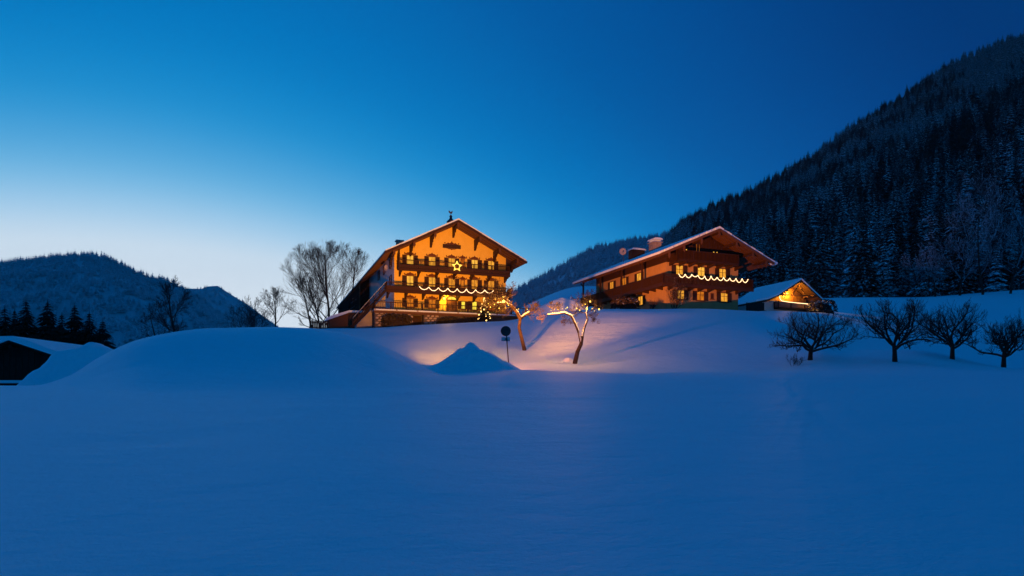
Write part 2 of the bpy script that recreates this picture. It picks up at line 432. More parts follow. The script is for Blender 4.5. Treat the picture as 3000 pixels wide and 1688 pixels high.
# ------------------------------------------------------------------ mountains
def mountain(name, label, ridge, D_ridge, foot, D_foot, mat, n=160, m=40, rough=12.0, back=0.5):
    """ridge / foot: lists of (px, py) in photo bearings, turned into real heights at their distances"""
    px = np.linspace(ridge[0][0], ridge[-1][0], n)
    py = np.interp(px, [p[0] for p in ridge], [p[1] for p in ridge])
    Dr = np.interp(px, [p[0] for p in D_ridge], [p[1] for p in D_ridge])
    fz = np.interp(px, [p[0] for p in foot], [p[1] for p in foot])
    Df = np.interp(px, [p[0] for p in D_foot], [p[1] for p in D_foot])
    t = (px - 1500) / 2000.0
    zr = (1160 - py) / 2000.0 * Dr
    s = np.concatenate([np.linspace(0, 1, m), np.linspace(1, 2, 10)[1:]])
    T, S = np.meshgrid(t, s, indexing='ij')
    DD = np.where(S <= 1, Df[:, None] + (Dr - Df)[:, None] * S, Dr[:, None] * (1 + back * (S - 1)))
    ZZ = np.where(S <= 1, fz[:, None] + (zr - fz)[:, None] * (S ** 1.08), zr[:, None] * (1 - 0.9 * (S - 1)))
    XX = T * DD
    env = np.clip(S, 0, 1) * np.clip(1 - S, 0, 1) * 4
    ZZ = ZZ + rough * fbm(XX / 90.0, DD / 90.0, 4) * env
    idx = np.arange(T.size).reshape(T.shape)
    Q = np.stack([idx[:-1, :-1], idx[1:, :-1], idx[1:, 1:], idx[:-1, 1:]], -1).reshape(-1, 4)
    me = np_mesh(name, np.stack([XX, DD, ZZ], -1).reshape(-1, 3), Q, [mat], smooth=True)
    o = tag(link_mesh(name, me), kind='structure', label=label)
    return dict(t=t, s=s, X=XX, Y=DD, Z=ZZ, m=m, n=n)

RIDGE_R = [(1780, 900), (1880, 800), (1935, 735), (1965, 688), (1985, 668), (2020, 645), (2075, 617), (2135, 588), (2210, 560), (2280, 520), (2385, 462), (2480, 385), (2560, 338), (2680, 262), (2795, 192), (2910, 140), (3000, 110), (3300, 20)]
mt_r = mountain('wooded_mountain', 'steep dark forested mountainside rising to the right', RIDGE_R,
                [(1780, 800), (2200, 900), (3000, 900), (3300, 900)], [(1780, 20), (2100, 26), (3300, 26)], [(1780, 300), (2200, 240), (2500, 205), (2700, 200), (3000, 192), (3300, 190)], M['hill'], rough=16)
RIDGE_M = [(1380, 960), (1500, 862), (1560, 826), (1620, 795), (1690, 757), (1750, 728), (1820, 713), (1885, 703), (1960, 690), (2100, 690)]
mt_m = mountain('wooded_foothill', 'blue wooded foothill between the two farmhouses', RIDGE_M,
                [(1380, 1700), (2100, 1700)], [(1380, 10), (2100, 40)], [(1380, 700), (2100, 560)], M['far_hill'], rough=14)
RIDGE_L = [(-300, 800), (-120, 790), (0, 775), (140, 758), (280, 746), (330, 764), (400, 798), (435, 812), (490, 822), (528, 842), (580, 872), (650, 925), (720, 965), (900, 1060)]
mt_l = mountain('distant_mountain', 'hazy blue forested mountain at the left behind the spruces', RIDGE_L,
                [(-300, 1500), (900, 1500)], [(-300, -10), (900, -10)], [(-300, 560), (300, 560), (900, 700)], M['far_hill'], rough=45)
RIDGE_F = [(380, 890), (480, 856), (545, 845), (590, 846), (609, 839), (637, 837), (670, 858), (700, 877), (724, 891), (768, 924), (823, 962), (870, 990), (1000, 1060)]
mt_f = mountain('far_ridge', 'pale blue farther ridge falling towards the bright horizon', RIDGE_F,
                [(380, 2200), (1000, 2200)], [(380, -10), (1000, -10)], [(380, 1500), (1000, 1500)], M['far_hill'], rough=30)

# ------------------------------------------------------------------ conifers
def conifer_mesh(name, seed, layers, per, mat, slim=0.17, droop=0.75, sub=False, ragged=0.25):
    """unit-height crown: whorls of drooping branch fans, each fan a folded blade with real thickness to its fold"""
    rg = np.random.RandomState(seed); V = []; F = []
    for k in range(layers):
        f = (k + rg.rand() * .5) / layers
        zc = 0.07 + 0.90 * f
        rad = slim * (1 - f) ** 0.85 * (1 + ragged * (rg.rand() - .5) * 2) + 0.012
        nb = max(4, int(per * (0.45 + 0.75 * (1 - f))))
        a0 = rg.rand() * 6.28
        for j in range(nb):
            if rg.rand() < 0.12: continue
            a = a0 + 6.283 * j / nb + (rg.rand() - .5) * .7
            L = rad * (0.65 + 0.6 * rg.rand())
            dz = -L * droop * (0.6 + 0.8 * rg.rand())
            w = L * (0.20 + 0.14 * rg.rand())
            ca, sa = math.cos(a), math.sin(a)
            lift = 0.05 * L
            def P(rr, ww, zz_): return (ca * rr - sa * ww, sa * rr + ca * ww, zc + zz_)
            def blade(r0, z0, r1, z1, ww, off):
                b = len(V); rm = r0 + (r1 - r0) * .55; zm = z0 + (z1 - z0) * .5
                V.extend([P(r0, off, z0), P(rm, off + ww, zm - ww * .7), P(r1, off * 1.5, z1), P(rm, off - ww, zm - ww * .7), P(rm, off, zm + lift)])
                F.extend([(b, b + 4, b + 1, b + 1), (b + 1, b + 4, b + 2, b + 2), (b + 2, b + 4, b + 3, b + 3), (b + 3, b + 4, b, b)])
            if sub:
                blade(0.0, 0, L, dz, w * .55, 0)
                for q in (0.45, 0.7):
                    for sg in (-1, 1):
                        blade(L * q * .8, dz * q * .7, L * (q + .25), dz * (q + .2) - .01, w * .35, sg * w * .75)
            else:
                blade(0.0, 0, L, dz, w, 0)
    # leader
    b = len(V)
    V.extend([(0.006, 0, .93), (-.003, .005, .93), (-.003, -.005, .93), (0, 0, 1.0)])
    F.extend([(b, b + 1, b + 3, b + 3), (b + 1, b + 2, b + 3, b + 3), (b + 2, b, b + 3, b + 3)])
    me = bpy.data.meshes.new(name)
    me.from_pydata(V, [], [tuple(dict.fromkeys(f)) for f in F]); me.materials.append(mat); me.update()
    return me

def trunk_mesh(name, mat, r=0.016):
    return MB().tube([(0, 0, -.04), (0, 0, .1), (0.002, 0, .5), (0, 0, .92)], [r, r * .85, r * .55, r * .12], 6).mesh(name, mat)

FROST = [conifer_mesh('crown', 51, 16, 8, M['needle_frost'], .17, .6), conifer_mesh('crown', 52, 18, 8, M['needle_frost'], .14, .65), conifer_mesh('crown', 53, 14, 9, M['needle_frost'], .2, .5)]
trunk_me = trunk_mesh('trunk', M['bark'])
SNOWY = [conifer_mesh('crown', 11, 20, 9, M['needle'], .17, .55), conifer_mesh('crown', 12, 22, 8, M['needle'], .145, .65),
         conifer_mesh('crown', 13, 18, 9, M['needle_dark'], .19, .5), conifer_mesh('crown', 14, 21, 8, M['needle_bare'], .15, .7)]
BIG = [conifer_mesh('crown', 21, 30, 11, M['needle'], .16, .6, True), conifer_mesh('crown', 22, 28, 12, M['needle_bare'], .18, .55, True), conifer_mesh('crown', 23, 32, 10, M['needle'], .145, .7, True)]
DARK = [conifer_mesh('crown', 31, 44, 16, M['needle_dark'], .22, .6, True), conifer_mesh('crown', 32, 42, 17, M['needle_dark'], .25, .6, True)]

def conifer(name, x, y, h, crown, label, group, rz=0, wid=1.0, z=None):
    e = empty(name, (x, y, (gz(x, y) if z is None else z) - .2), rz); e.scale = (h * wid, h * wid, h)
    tag(e, label, 'spruce' if 'spruce' in name else 'tree', group)
    link_mesh('crown', crown, e); link_mesh('trunk', trunk_me, e)
    return e

def scatter(mt, n, seed, smin, smax, dens=None):
    """random points on a mountain grid, evenly over its true area"""
    rg = np.random.RandomState(seed)
    X, Y, Z, m = mt['X'][:, :mt['m'] + 4], mt['Y'][:, :mt['m'] + 4], mt['Z'][:, :mt['m'] + 4], mt['m']
    A = np.stack([X, Y, Z], -1)
    ar = np.linalg.norm(np.cross(A[1:, :-1] - A[:-1, :-1], A[:-1, 1:] - A[:-1, :-1]), axis=-1)
    p = ar.ravel() / ar.sum()
    c = rg.choice(p.size, n, p=p); i, j = c // ar.shape[1], c % ar.shape[1]
    u, v = rg.rand(n, 1), rg.rand(n, 1)
    P = (A[i, j] * (1 - u) + A[i + 1, j] * u) * (1 - v) + (A[i, j + 1] * (1 - u) + A[i + 1, j + 1] * u) * v
    return P, rg

def vis(P):
    return np.abs(P[:, 0] / P[:, 1]) < 0.82

fr = 'spruces in the dense forest on the right-hand mountainside'
P, rg = scatter(mt_r, 11500, 5, 0, 1)
gx = np.array([ground(P[:, 0], P[:, 1])])[0]
P[:, 2] = np.where(P[:, 1] < 300, np.maximum(P[:, 2], gx), P[:, 2])
D = P[:, 1]; tt = P[:, 0] / P[:, 1]
foot = np.interp(tt, (np.array([1780, 2200, 2500, 2700, 3000, 3300]) - 1500) / 2000., [310, 245, 208, 203, 194, 192])
keep = D > foot
P, D, tt = P[keep], D[keep], tt[keep]
H = (21 - 8 * np.clip((D - 200) / 650, 0, 1)) * (0.5 + 0.75 * rg.rand(len(P)) ** 1.2)
inview = (tt < 0.77) & (tt > 0.19)
order = np.argsort(np.where(inview, D / H, 1e9))
near, rest = order[:285], order[285:]
kinds = [SNOWY[0], SNOWY[1], SNOWY[2], SNOWY[3], BIG[0], BIG[2], BIG[1]]
for q, i in enumerate(near):
    k = kinds[q % 7] if rg.rand() > .15 else BIG[1]
    look = ('broad snow-flecked spruce', 'slim snow-flecked spruce', 'dark nearly snowless spruce', 'slim dusky spruce with little snow', 'full-branched snowy spruce', 'narrow dense snowy spruce', 'wide bare-branched spruce')[kinds.index(k)]
    pxx = 1500 + 2000 * tt[i]
    place = 'by the right farmhouse roof' if pxx < 2280 else 'above the small chalet' if pxx < 2480 else 'above the largest fruit tree' if pxx < 2720 else 'above the two right-hand fruit trees' if pxx < 2900 else 'by the right picture edge'
    conifer('spruce_tree', P[i, 0], P[i, 1], H[i], k, look + ' low in the forest ' + place, fr, rg.rand() * 6.28, 0.95 + .35 * rg.rand(), P[i, 2])

def forest_stuff(name, label, P, H, srcs, seed, wid=1.2):
    rg = np.random.RandomState(seed)
    me = bpy.data.meshes.new(name); n = len(P)
    me.vertices.add(n); me.vertices.foreach_set('co', P.astype(np.float32).ravel())
    a = me.attributes.new('sc', 'FLOAT_VECTOR', 'POINT')
    w = H * wid * (0.85 + .4 * rg.rand(n)); a.data.foreach_set('vector', np.stack([w, w, H], -1).astype(np.float32).ravel())
    a = me.attributes.new('rz', 'FLOAT_VECTOR', 'POINT'); a.data.foreach_set('vector', np.stack([np.zeros(n), np.zeros(n), rg.rand(n) * 6.28], -1).astype(np.float32).ravel())
    clump = fbm(P[:, 0] / 60, P[:, 1] / 60, 2)
    vi = np.where(clump + .5 * (rg.rand(n) - .5) > 0.02, rg.randint(0, 2, n), 2 + rg.randint(0, max(1, len(srcs) - 2), n)) % len(srcs)
    a = me.attributes.new('vi', 'INT', 'POINT'); a.data.foreach_set('value', vi.astype(np.int32))
    me.update()
    o = link_mesh(name, me); tag(o, label, kind='stuff')
    ng = bpy.data.node_groups.new(name, 'GeometryNodeTree')
    ng.interface.new_socket('Geometry', in_out='INPUT', socket_type='NodeSocketGeometry')
    ng.interface.new_socket('Geometry', in_out='OUTPUT', socket_type='NodeSocketGeometry')
    N, Lk = ng.nodes, ng.links
    gi, go = N.new('NodeGroupInput'), N.new('NodeGroupOutput')
    iop = N.new('GeometryNodeInstanceOnPoints'); jn = N.new('GeometryNodeJoinGeometry')
    m2p = N.new('GeometryNodeMeshToPoints'); Lk.new(gi.outputs[0], m2p.inputs[0])
    for s in reversed(srcs):
        oi = N.new('GeometryNodeObjectInfo'); oi.inputs['Object'].default_value = s; oi.transform_space = 'ORIGINAL'
        oi.inputs['As Instance'].default_value = False
        g2 = N.new('GeometryNodeGeometryToInstance'); Lk.new(oi.outputs['Geometry'], g2.inputs[0]); Lk.new(g2.outputs[0], jn.inputs[0])
    def attr(nm, ty):
        na = N.new('GeometryNodeInputNamedAttribute'); na.data_type = ty; na.inputs['Name'].default_value = nm
        return na.outputs['Attribute']
    Lk.new(m2p.outputs[0], iop.inputs['Points']); Lk.new(jn.outputs[0], iop.inputs['Instance'])
    iop.inputs['Pick Instance'].default_value = True
    Lk.new(attr('vi', 'INT'), iop.inputs['Instance Index']); Lk.new(attr('rz', 'FLOAT_VECTOR'), iop.inputs['Rotation']); Lk.new(attr('sc', 'FLOAT_VECTOR'), iop.inputs['Scale'])
    Lk.new(iop.outputs[0], go.inputs[0])
    md = o.modifiers.new('forest', 'NODES'); md.node_group = ng
    return o

def first_crown(me):
    for o in col.objects:
        if o.data is me: return o
srcs = [first_crown(m) for m in SNOWY]
forest_stuff('forest', 'dense dark conifer forest covering the steep mountainside at the right', P[rest], H[rest], srcs, 3, 1.15)
for mt, nm, lb, n, seed, h in ((mt_m, 'foothill_forest', 'blue conifer forest on the foothill between the farmhouses', 6500, 6, 17),
                               (mt_l, 'distant_forest', 'hazy forest covering the distant mountain at the left', 11000, 7, 14),
                               (mt_f, 'far_ridge_forest', 'faint forest along the far ridge beside the bright horizon', 3500, 8, 11)):
    P2, rg2 = scatter(mt, n, seed, 0, 1)
    i = int(np.argmin(P2[:, 1])); fz_ = []
    cand = np.argsort(P2[:, 1])[:160]; cand = cand[np.argsort(P2[cand, 0])]
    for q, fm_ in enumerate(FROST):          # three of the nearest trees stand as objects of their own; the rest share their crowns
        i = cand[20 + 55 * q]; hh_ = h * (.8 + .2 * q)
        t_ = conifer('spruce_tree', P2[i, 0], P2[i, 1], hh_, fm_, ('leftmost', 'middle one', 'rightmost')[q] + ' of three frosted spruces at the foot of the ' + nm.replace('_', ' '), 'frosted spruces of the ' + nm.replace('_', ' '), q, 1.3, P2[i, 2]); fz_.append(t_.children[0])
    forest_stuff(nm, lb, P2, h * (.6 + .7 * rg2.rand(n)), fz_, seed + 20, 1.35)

# eight dark spruces behind the hut
gname = 'dark spruces standing in a row behind the hut'
rowp = [(14, 892, 84, 'dark spruce cut by the left picture edge, behind the hut'),
        (43, 897, 92, 'thin short spruce peeping out between the two leftmost spruces'),
        (76, 870, 82, 'tallest spruce of the row behind the hut, broad and dense'),
        (140, 873, 84, 'slender tall spruce just right of the tallest one in the row behind the hut'),
        (181, 911, 88, 'shorter spruce set back between two taller ones, right of the hut ridge'),
        (219, 886, 85, 'tall pointed spruce above the right eave of the hut'),
        (262, 906, 84, 'spruce second from the right end of the dark row'),
        (301, 930, 83, 'smallest spruce at the right end of the dark row, next to the mound')]
for q, (px, py, D0, lb) in enumerate(rowp):
    x, y = pt(px, D0); zt = zat(py, D0); zb = min(gz(x, y), -1.0)
    conifer('spruce_tree', x, y, zt - zb + .2, DARK[q % 2], lb, gname, q * 1.3, 1.3 if q != 1 else .8, zb)

# ------------------------------------------------------------------ bare trees
def norm(v):
    return v / (np.linalg.norm(v) + 1e-9)

class BT:
    def __init__(s, seed): s.rg = np.random.RandomState(seed); s.limb = []; s.seg = []
    def limbs(s, pts, rads): s.limb.append((pts, rads))
    def grow(s, p, d, L, r, lvl, P):
        rg = s.rg
        if 'dome' in P and lvl >= 1:                 # branches end in a rounded crown
            c, ax_ = P['dome']; q = (np.asarray(p) - c) / ax_; e = norm(np.asarray(d, float)) / ax_
            A_, B_, C_ = e @ e, q @ e, q @ q - 1; disc_ = B_ * B_ - A_ * C_
            dist = (-B_ + math.sqrt(disc_)) / A_ if disc_ > 0 else 0
            if dist <= 0.05: L = min(L, .14)
            elif lvl == 1: L = dist * (.72 + .34 * rg.rand())
            else: L = min(L, dist * 1.05 + .35)
        n = P['seg'][lvl]; pts = [p]; rr = [r]; dd = norm(np.asarray(d, float))
        dirs = []
        for i in range(n):
            if p[2] < P.get('floor', -9): dd = norm(np.array([dd[0], dd[1], abs(dd[2]) + .25]))
            dd = norm(dd + rg.randn(3) * P['wig'][lvl] + np.array([0, 0, 1]) * P['up'][lvl])
            dirs.append(dd); p = p + dd * (L / n); pts.append(p); rr.append(r * (1 - .78 * (i + 1) / n))
        if lvl < P['limb_lvl']: s.limbs(pts, rr)
        else:
            for i in range(n): s.seg.append((pts[i], pts[i + 1], rr[i], rr[i + 1]))
        if lvl >= P['max']: return
        k = P['kids'][lvl]; k = int(k * (.75 + .5 * rg.rand()) + .5)
        t0 = P['t0'][lvl]
        for j in range(k):
            t = t0 + (1 - t0) * (j + rg.rand()) / max(1, k)
            i = min(n - 1, int(t * n)); q = pts[i] + (pts[i + 1] - pts[i]) * (t * n - i)
            a = P['ang'][lvl] * (.7 + .6 * rg.rand()); az = rg.rand() * 6.283
            b = norm(np.cross(dirs[i], rg.randn(3) if abs(dirs[i][2]) > .2 else np.array([math.cos(az), math.sin(az), rg.randn()])))
            nd = dirs[i] * math.cos(a) + b * math.sin(a)
            s.grow(q, nd, L * P['len'][lvl] * (1.15 - .55 * t) * (.7 + .6 * rg.rand()), max(P['rmin'], rr[i] * P['rr'][lvl]), lvl + 1, P)
    def build(s, root, mat_t, mat_b):
        tm = MB()
        for pts, rr in s.limb: tm.tube(pts, rr, 7 if rr[0] > .06 else 5)
        tm.build('trunk', mat_t, root, smooth=True)
        if not s.seg: return
        A = np.array([q[0] for q in s.seg]); B = np.array([q[1] for q in s.seg])
        ra = np.array([q[2] for q in s.seg])[:, None]; rb = np.array([q[3] for q in s.seg])[:, None]
        d = B - A; d /= np.linalg.norm(d, axis=1, keepdims=True) + 1e-9
        ref = np.where(np.abs(d[:, 2:3]) > .9, np.array([[1., 0, 0]]), np.array([[0, 0, 1.]]))
        u = np.cross(d, ref); u /= np.linalg.norm(u, axis=1, keepdims=True) + 1e-9; w = np.cross(d, u)
        V = []
        for k in range(3):
            c, si = math.cos(2.094 * k + 1.57), math.sin(2.094 * k + 1.57)
            V += [A + (u * c + w * si) * ra, B + (u * c + w * si) * rb]
        V = np.stack(V, 1).reshape(-1, 3); n = len(A); b = (np.arange(n) * 6)[:, None]
        Q = np.concatenate([b + np.array([[0, 2, 3, 1]]), b + np.array([[2, 4, 5, 3]]), b + np.array([[4, 0, 1, 5]])], 0)
        link_mesh('crown', np_mesh('crown', V, Q, [mat_b]), root)

def tree_root(name, x, y, label, group=None, cat='tree', z=None):
    e = empty(name, (x, y, gz(x, y) if z is None else z)); tag(e, label, cat, group); return e

TALL = dict(seg=[9, 7, 5, 4, 3], wig=[.05, .08, .10, .09, .08], up=[.04, .11, .10, .10, .10], kids=[18, 11, 8, 5], t0=[.12, .2, .2, .2], ang=[.85, .5, .5, .5],
            len=[.56, .5, .55, .6], rr=[.5, .55, .6, .7], rmin=.012, max=4, limb_lvl=2)
APPLE = dict(seg=[4, 6, 5, 4, 3], wig=[.12, .22, .24, .25, .2], up=[.1, .04, .10, .22, .3], kids=[6, 8, 8, 5], t0=[.45, .2, .15, .15], ang=[1.0, .85, .9, .8],
             len=[1.25, .55, .5, .55], rr=[.62, .6, .55, .65], rmin=.010, max=4, limb_lvl=2)
M['twig_frosted'] = snowy('broadleaf_twigs_frosted', (0.022, 0.021, 0.022), (0.045, 0.042, 0.042), 5, -0.7, 0.3, 1.2, 0.9, keep=.6)
WOODY = dict(seg=[8, 6, 5, 3], wig=[.06, .14, .2, .2], up=[.05, .05, .04, .03], kids=[13, 8, 6], t0=[.25, .2, .2], ang=[.85, .7, .7], len=[.5, .5, .5], rr=[.5, .55, .6], rmin=.045, max=3, limb_lvl=1)

# tall trees left of the big farmhouse
tg = 'bare trees on the crest left of the big farmhouse'
def tall(px, pytop, D0, lean, seed, label, r=.28, P=TALL, extra=None, **kw):
    x, y = pt(px, D0); zb = gz(x, y); h = zat(pytop, D0) - zb
    e = tree_root('bare_tree', x, y, label, tg); t = BT(seed)
    PP = dict(P); dm = kw.pop('dome', (.55, .46, .46)); PP.update(kw)
    PP['dome'] = (np.array([lean * h * .55, 0, h * dm[0]]), np.array([h * dm[2], h * dm[2], h * dm[1]]))
    t.grow(np.array([0, 0, -.3]), (lean, 0, 1), h * .92, r, 0, PP)
    if extra:
        for (l2, hh) in extra: t.grow(np.array([l2 * .8, .2, -.3]), (l2, .1, 1), h * hh, r * .7, 0, PP)
    t.build(e, M['bark'], M['twig']); return e
tall(966, 716, 104, .0, 41, 'tallest bare tree on the crest, straight central trunk with a round crown', .23, dome=(.58, .45, .56), rr=[.42, .5, .55, .7], kids=[24, 10, 9, 6], t0=[.08, .15, .2, .2], rmin=.009)
tall(1008, 728, 112, .03, 42, 'bare upright tree partly behind the long left roof of the big farmhouse', .22, rr=[.42, .5, .55, .7], rmin=.009)
tall(946, 800, 106, -.28, 43, 'bare multi-stemmed tree leaning left beside the tallest tree', .2, kids=[11, 7, 6, 4])
tall(918, 812, 100, -.22, 44, 'bare leaning tree at the left foot of the tall group', .16, kids=[10, 7, 6, 4])
tall(807, 846, 92, .02, 45, 'small round bare tree standing alone on the crest left of the tall group', .15, ang=[.9, .8, .7, .6], t0=[.3, .2, .2, .2], len=[.6, .5, .5, .5], kids=[11, 7, 6, 5])
tall(748, 872, 96, -.1, 46, 'low bare bushy tree in front of the far ridge at the mound edge', .13, ang=[.9, .8, .7, .6], t0=[.1, .2, .2, .2], len=[.6, .5, .5, .5], extra=[(-.3, .7), (.35, .6)], kids=[8, 6, 5, 4])
tall(722, 895, 90, -.25, 47, 'dark tangled shrub at the right end of the mound skyline', .08, ang=[.9, .8, .7, .6], t0=[.1, .2, .2, .2], len=[.6, .5, .5, .5], extra=[(.3, .8), (.6, .5)], kids=[8, 6, 5, 4])
# two trees on the mound skyline
x, y = pt(529, 58); e = tree_root('bare_tree', x, y, 'leaning bare tree with a forked crown on the left skyline of the mound', 'bare trees behind the mound'); t = BT(51)
zt = zat(828, 58) - gz(x, y)
PP = dict(TALL); PP.update(rmin=.012, kids=[11, 7, 6, 4], t0=[.42, .2, .2, .2], ang=[.75, .6, .6, .6], up=[.02, .07, .06, .05, .03])
PP['dome'] = (np.array([-.5, 0, zt * .64]), np.array([2.8, 2.2, zt * .40]))
t.grow(np.array([.1, 0, -.3]), (-.12, 0, 1), zt * .92, .17, 0, PP); t.build(e, M['bark'], M['twig'])
x, y = pt(492, 64); e = tree_root('bare_tree', x, y, 'low spreading bare tree left of the leaning tree behind the mound', 'bare trees behind the mound'); t = BT(52)
zt = zat(880, 64) - gz(x, y)
PP.update(t0=[.3, .2, .2, .2], ang=[1.1, .8, .7, .6], kids=[10, 7, 6, 4], len=[.65, .5, .5, .5])
PP['dome'] = (np.array([-.6, 0, zt * .55]), np.array([2.3, 2, zt * .5]))
t.grow(np.array([.3, 0, -.3]), (-.4, 0, 1), zt * .9, .14, 0, PP); t.grow(np.array([.6, 0, -.3]), (.05, 0, 1), zt * .75, .12, 0, PP); t.build(e, M['bark'], M['twig'])

# four old fruit trees in the snow at the right
og = 'bare fruit trees in a row at the right'
for px, py, D0, topy, seed, lb, hw, ln in (
        (2373, 1055, 48, 915, 61, 'spreading bare fruit tree nearest to the small chalet, low flat crown', 3.6, .1),
        (2622, 1060, 50, 878, 66, 'largest bare fruit tree with drooping left limb, second from the left of the row', 3.2, -.05),
        (2790, 1052, 53, 885, 63, 'bare fruit tree standing at the diagonal fold in the snow, third of the row', 2.6, .03),
        (2940, 1076, 49, 905, 64, 'bare fruit tree at the right picture edge with dense upright shoots', 2.5, .08)):
    D0 = hit(px, py); x, y = pt(px, D0); h = zat(topy, D0) - gz(x, y)
    e = tree_root('fruit_tree', x, y, lb, og); t = BT(seed)
    t.limbs([np.array([0, 0, -.3]), np.array([ln * .4, 0, .14 * h]), np.array([ln, 0, .26 * h])], [.20, .15, .14])
    PP = dict(APPLE); n0 = 9; PP['dome'] = (np.array([ln, 0, h * .58]), np.array([hw * 1.12, hw * .9, h * .40])); PP['wig'] = [.12, .26, .26, .2, .12]; PP['floor'] = .2 * h; PP['up'] = [.1, .04, .10, .26, .4]; PP['rmin'] = .009
    for k in range(n0):
        a = (t.rg.rand() - .5) * 1.3 + (math.pi if k % 2 else 0) if k % 3 else 6.283 * t.rg.rand(); el = (.22 + .5 * t.rg.rand() + (.22 if px > 2400 else 0)) if k % 3 else 1.6
        L = h * .6
        t.grow(np.array([ln, 0, (.18 + .07 * (k % 2)) * h]), (math.cos(a), math.sin(a), el), L, .10, 1, PP)
    t.build(e, M['bark'], M['twig_brown'])

# the two lamp-lit trees on the slope: shaped by hand from the ground to the main limbs
def lit_tree(px, py, D0, label, limbs, seed, crowns, cats):
    x, y = pt(px, D0); zb = gz(x, y); e = tree_root('gnarled_tree', x, y, label, 'gnarled lamp-lit trees on the slope'); t = BT(seed)
    k = D0 / 2000.0
    base = zat(py, D0)
    f = lambda q: np.array([(q[0] - px) * k, q[2] if len(q) > 2 else 0.0, (py - q[1]) * k + (base - zb)])
    for pts, rads in limbs: t.limbs([f(q) for q in pts], rads)
    PP = dict(APPLE); PP.update(rmin=.011, seg=[4, 5, 4, 3, 2], limb_lvl=1, up=[.1, .05, .10, .15, .2], kids=[6, 8, 7, 4])
    for (q, d, L, r) in crowns: t.grow(f(q), d, L, r, 1, PP)
    t.build(e, M['bark'], M['twig_lit'])
    sb = MB()
    for pts, rads in limbs[1:]:                      # snow lying along the upper side of the main limbs
        q = [f(p) + np.array([0, -.02, r * .75]) for p, r in zip(pts, rads)]
        sb.tube(q, [r * .8 * (.75 + .5 * t.rg.rand()) for r in rads], 6)
    sb.build('limb_snow', M['snow_cover'], e, smooth=True)
    return e, f, (x, y, zb)
t1, f1, o1 = lit_tree(1535, 1026, hit(1535, 1026), 'gnarled tree with a large lamp in its crown, beside the big farmhouse',
    [([(1538, 1034), (1535, 1018), (1527, 985), (1521, 960), (1524, 932)], [.19, .165, .15, .14, .13]),
     ([(1524, 934), (1514, 916, -.3), (1500, 900, -.6), (1480, 890, -.8), (1456, 893, -1)], [.15, .13, .11, .09, .05]),
     ([(1524, 934), (1537, 922, .2), (1551, 912, .4)], [.13, .10, .06]),
     ([(1503, 902, -.5), (1488, 880, -.3), (1478, 866, 0)], [.09, .07, .04])], 71,
    [((1456, 893, -1), (-1, -.2, .2), 1.6, .05), ((1456, 893, -1), (-.9, .1, -.35), 1.5, .045), ((1480, 890, -.8), (-.7, .2, -.6), 1.5, .045), ((1500, 900, -.6), (-.5, -.3, -.7), 1.2, .04), ((1490, 893, -.7), (-.2, .3, 1), 1.4, .04), ((1465, 893, -.9), (-.2, -.5, .9), 1.5, .045), ((1537, 922, .2), (.8, -.3, .1), 1.3, .04), ((1551, 912, .4), (.5, .2, 1), .9, .035), ((1480, 890, -.8), (-.3, .6, .8), 1.5, .05), ((1490, 893, -.7), (-.4, -.8, .5), 1.4, .05), ((1478, 866, 0), (-.4, .2, 1), 1.3, .04), ((1488, 880, -.3), (.5, .3, .8), 1.3, .04),
     ((1551, 912, .4), (.9, 0, .5), 1.2, .045), ((1537, 922, .2), (.3, .8, .5), 1.0, .04), ((1514, 916, -.3), (.2, -.8, .3), 1.1, .04), ((1470, 891, -.9), (-.6, .4, -.2), 1.3, .04), ((1500, 900, -.6), (-.6, .5, -.2), 1.2, .04), ((1465, 893, -1), (-.5, .3, .9), 1.2, .04)], None)
t2, f2, o2 = lit_tree(1685, 1065, hit(1685, 1065), 'forked gnarled tree with glowing snow along its arched left limb',
    [([(1683, 1074), (1685, 1060), (1692, 1030), (1702, 1008), (1706, 985)], [.20, .18, .155, .14, .12]),
     ([(1703, 1008), (1695, 975, -.1), (1684, 950, -.3), (1672, 928, -.5), (1652, 919, -.6), (1628, 922, -.6), (1602, 924, -.6)], [.105, .09, .085, .08, .07, .055, .03]),
     ([(1706, 985), (1712, 960, .1), (1722, 935, .2), (1718, 918, .2), (1722, 896, .2)], [.10, .09, .08, .07, .05])], 72,
    [((1602, 924, -.6), (-1, 0, -.1), .8, .025), ((1620, 922, -.6), (-.4, -.3, .9), .8, .025), ((1640, 920, -.6), (-.2, .5, .8), .8, .025), ((1672, 928, -.5), (-.5, .3, -.6), .9, .025),
     ((1722, 896, .2), (.3, 0, 1), 1.2, .04), ((1720, 905, .2), (-.9, 0, .3), 1.3, .04), ((1719, 915, .2), (1, 0, .25), 1.3, .04), ((1719, 915, .2), (-.9, .4, .2), 1.3, .04), ((1718, 920, .2), (.8, -.4, -.1), 1.1, .035), ((1722, 900, .2), (.1, -.8, .5), 1.1, .035), ((1720, 910, .2), (.2, .8, .5), 1.1, .035)], None)

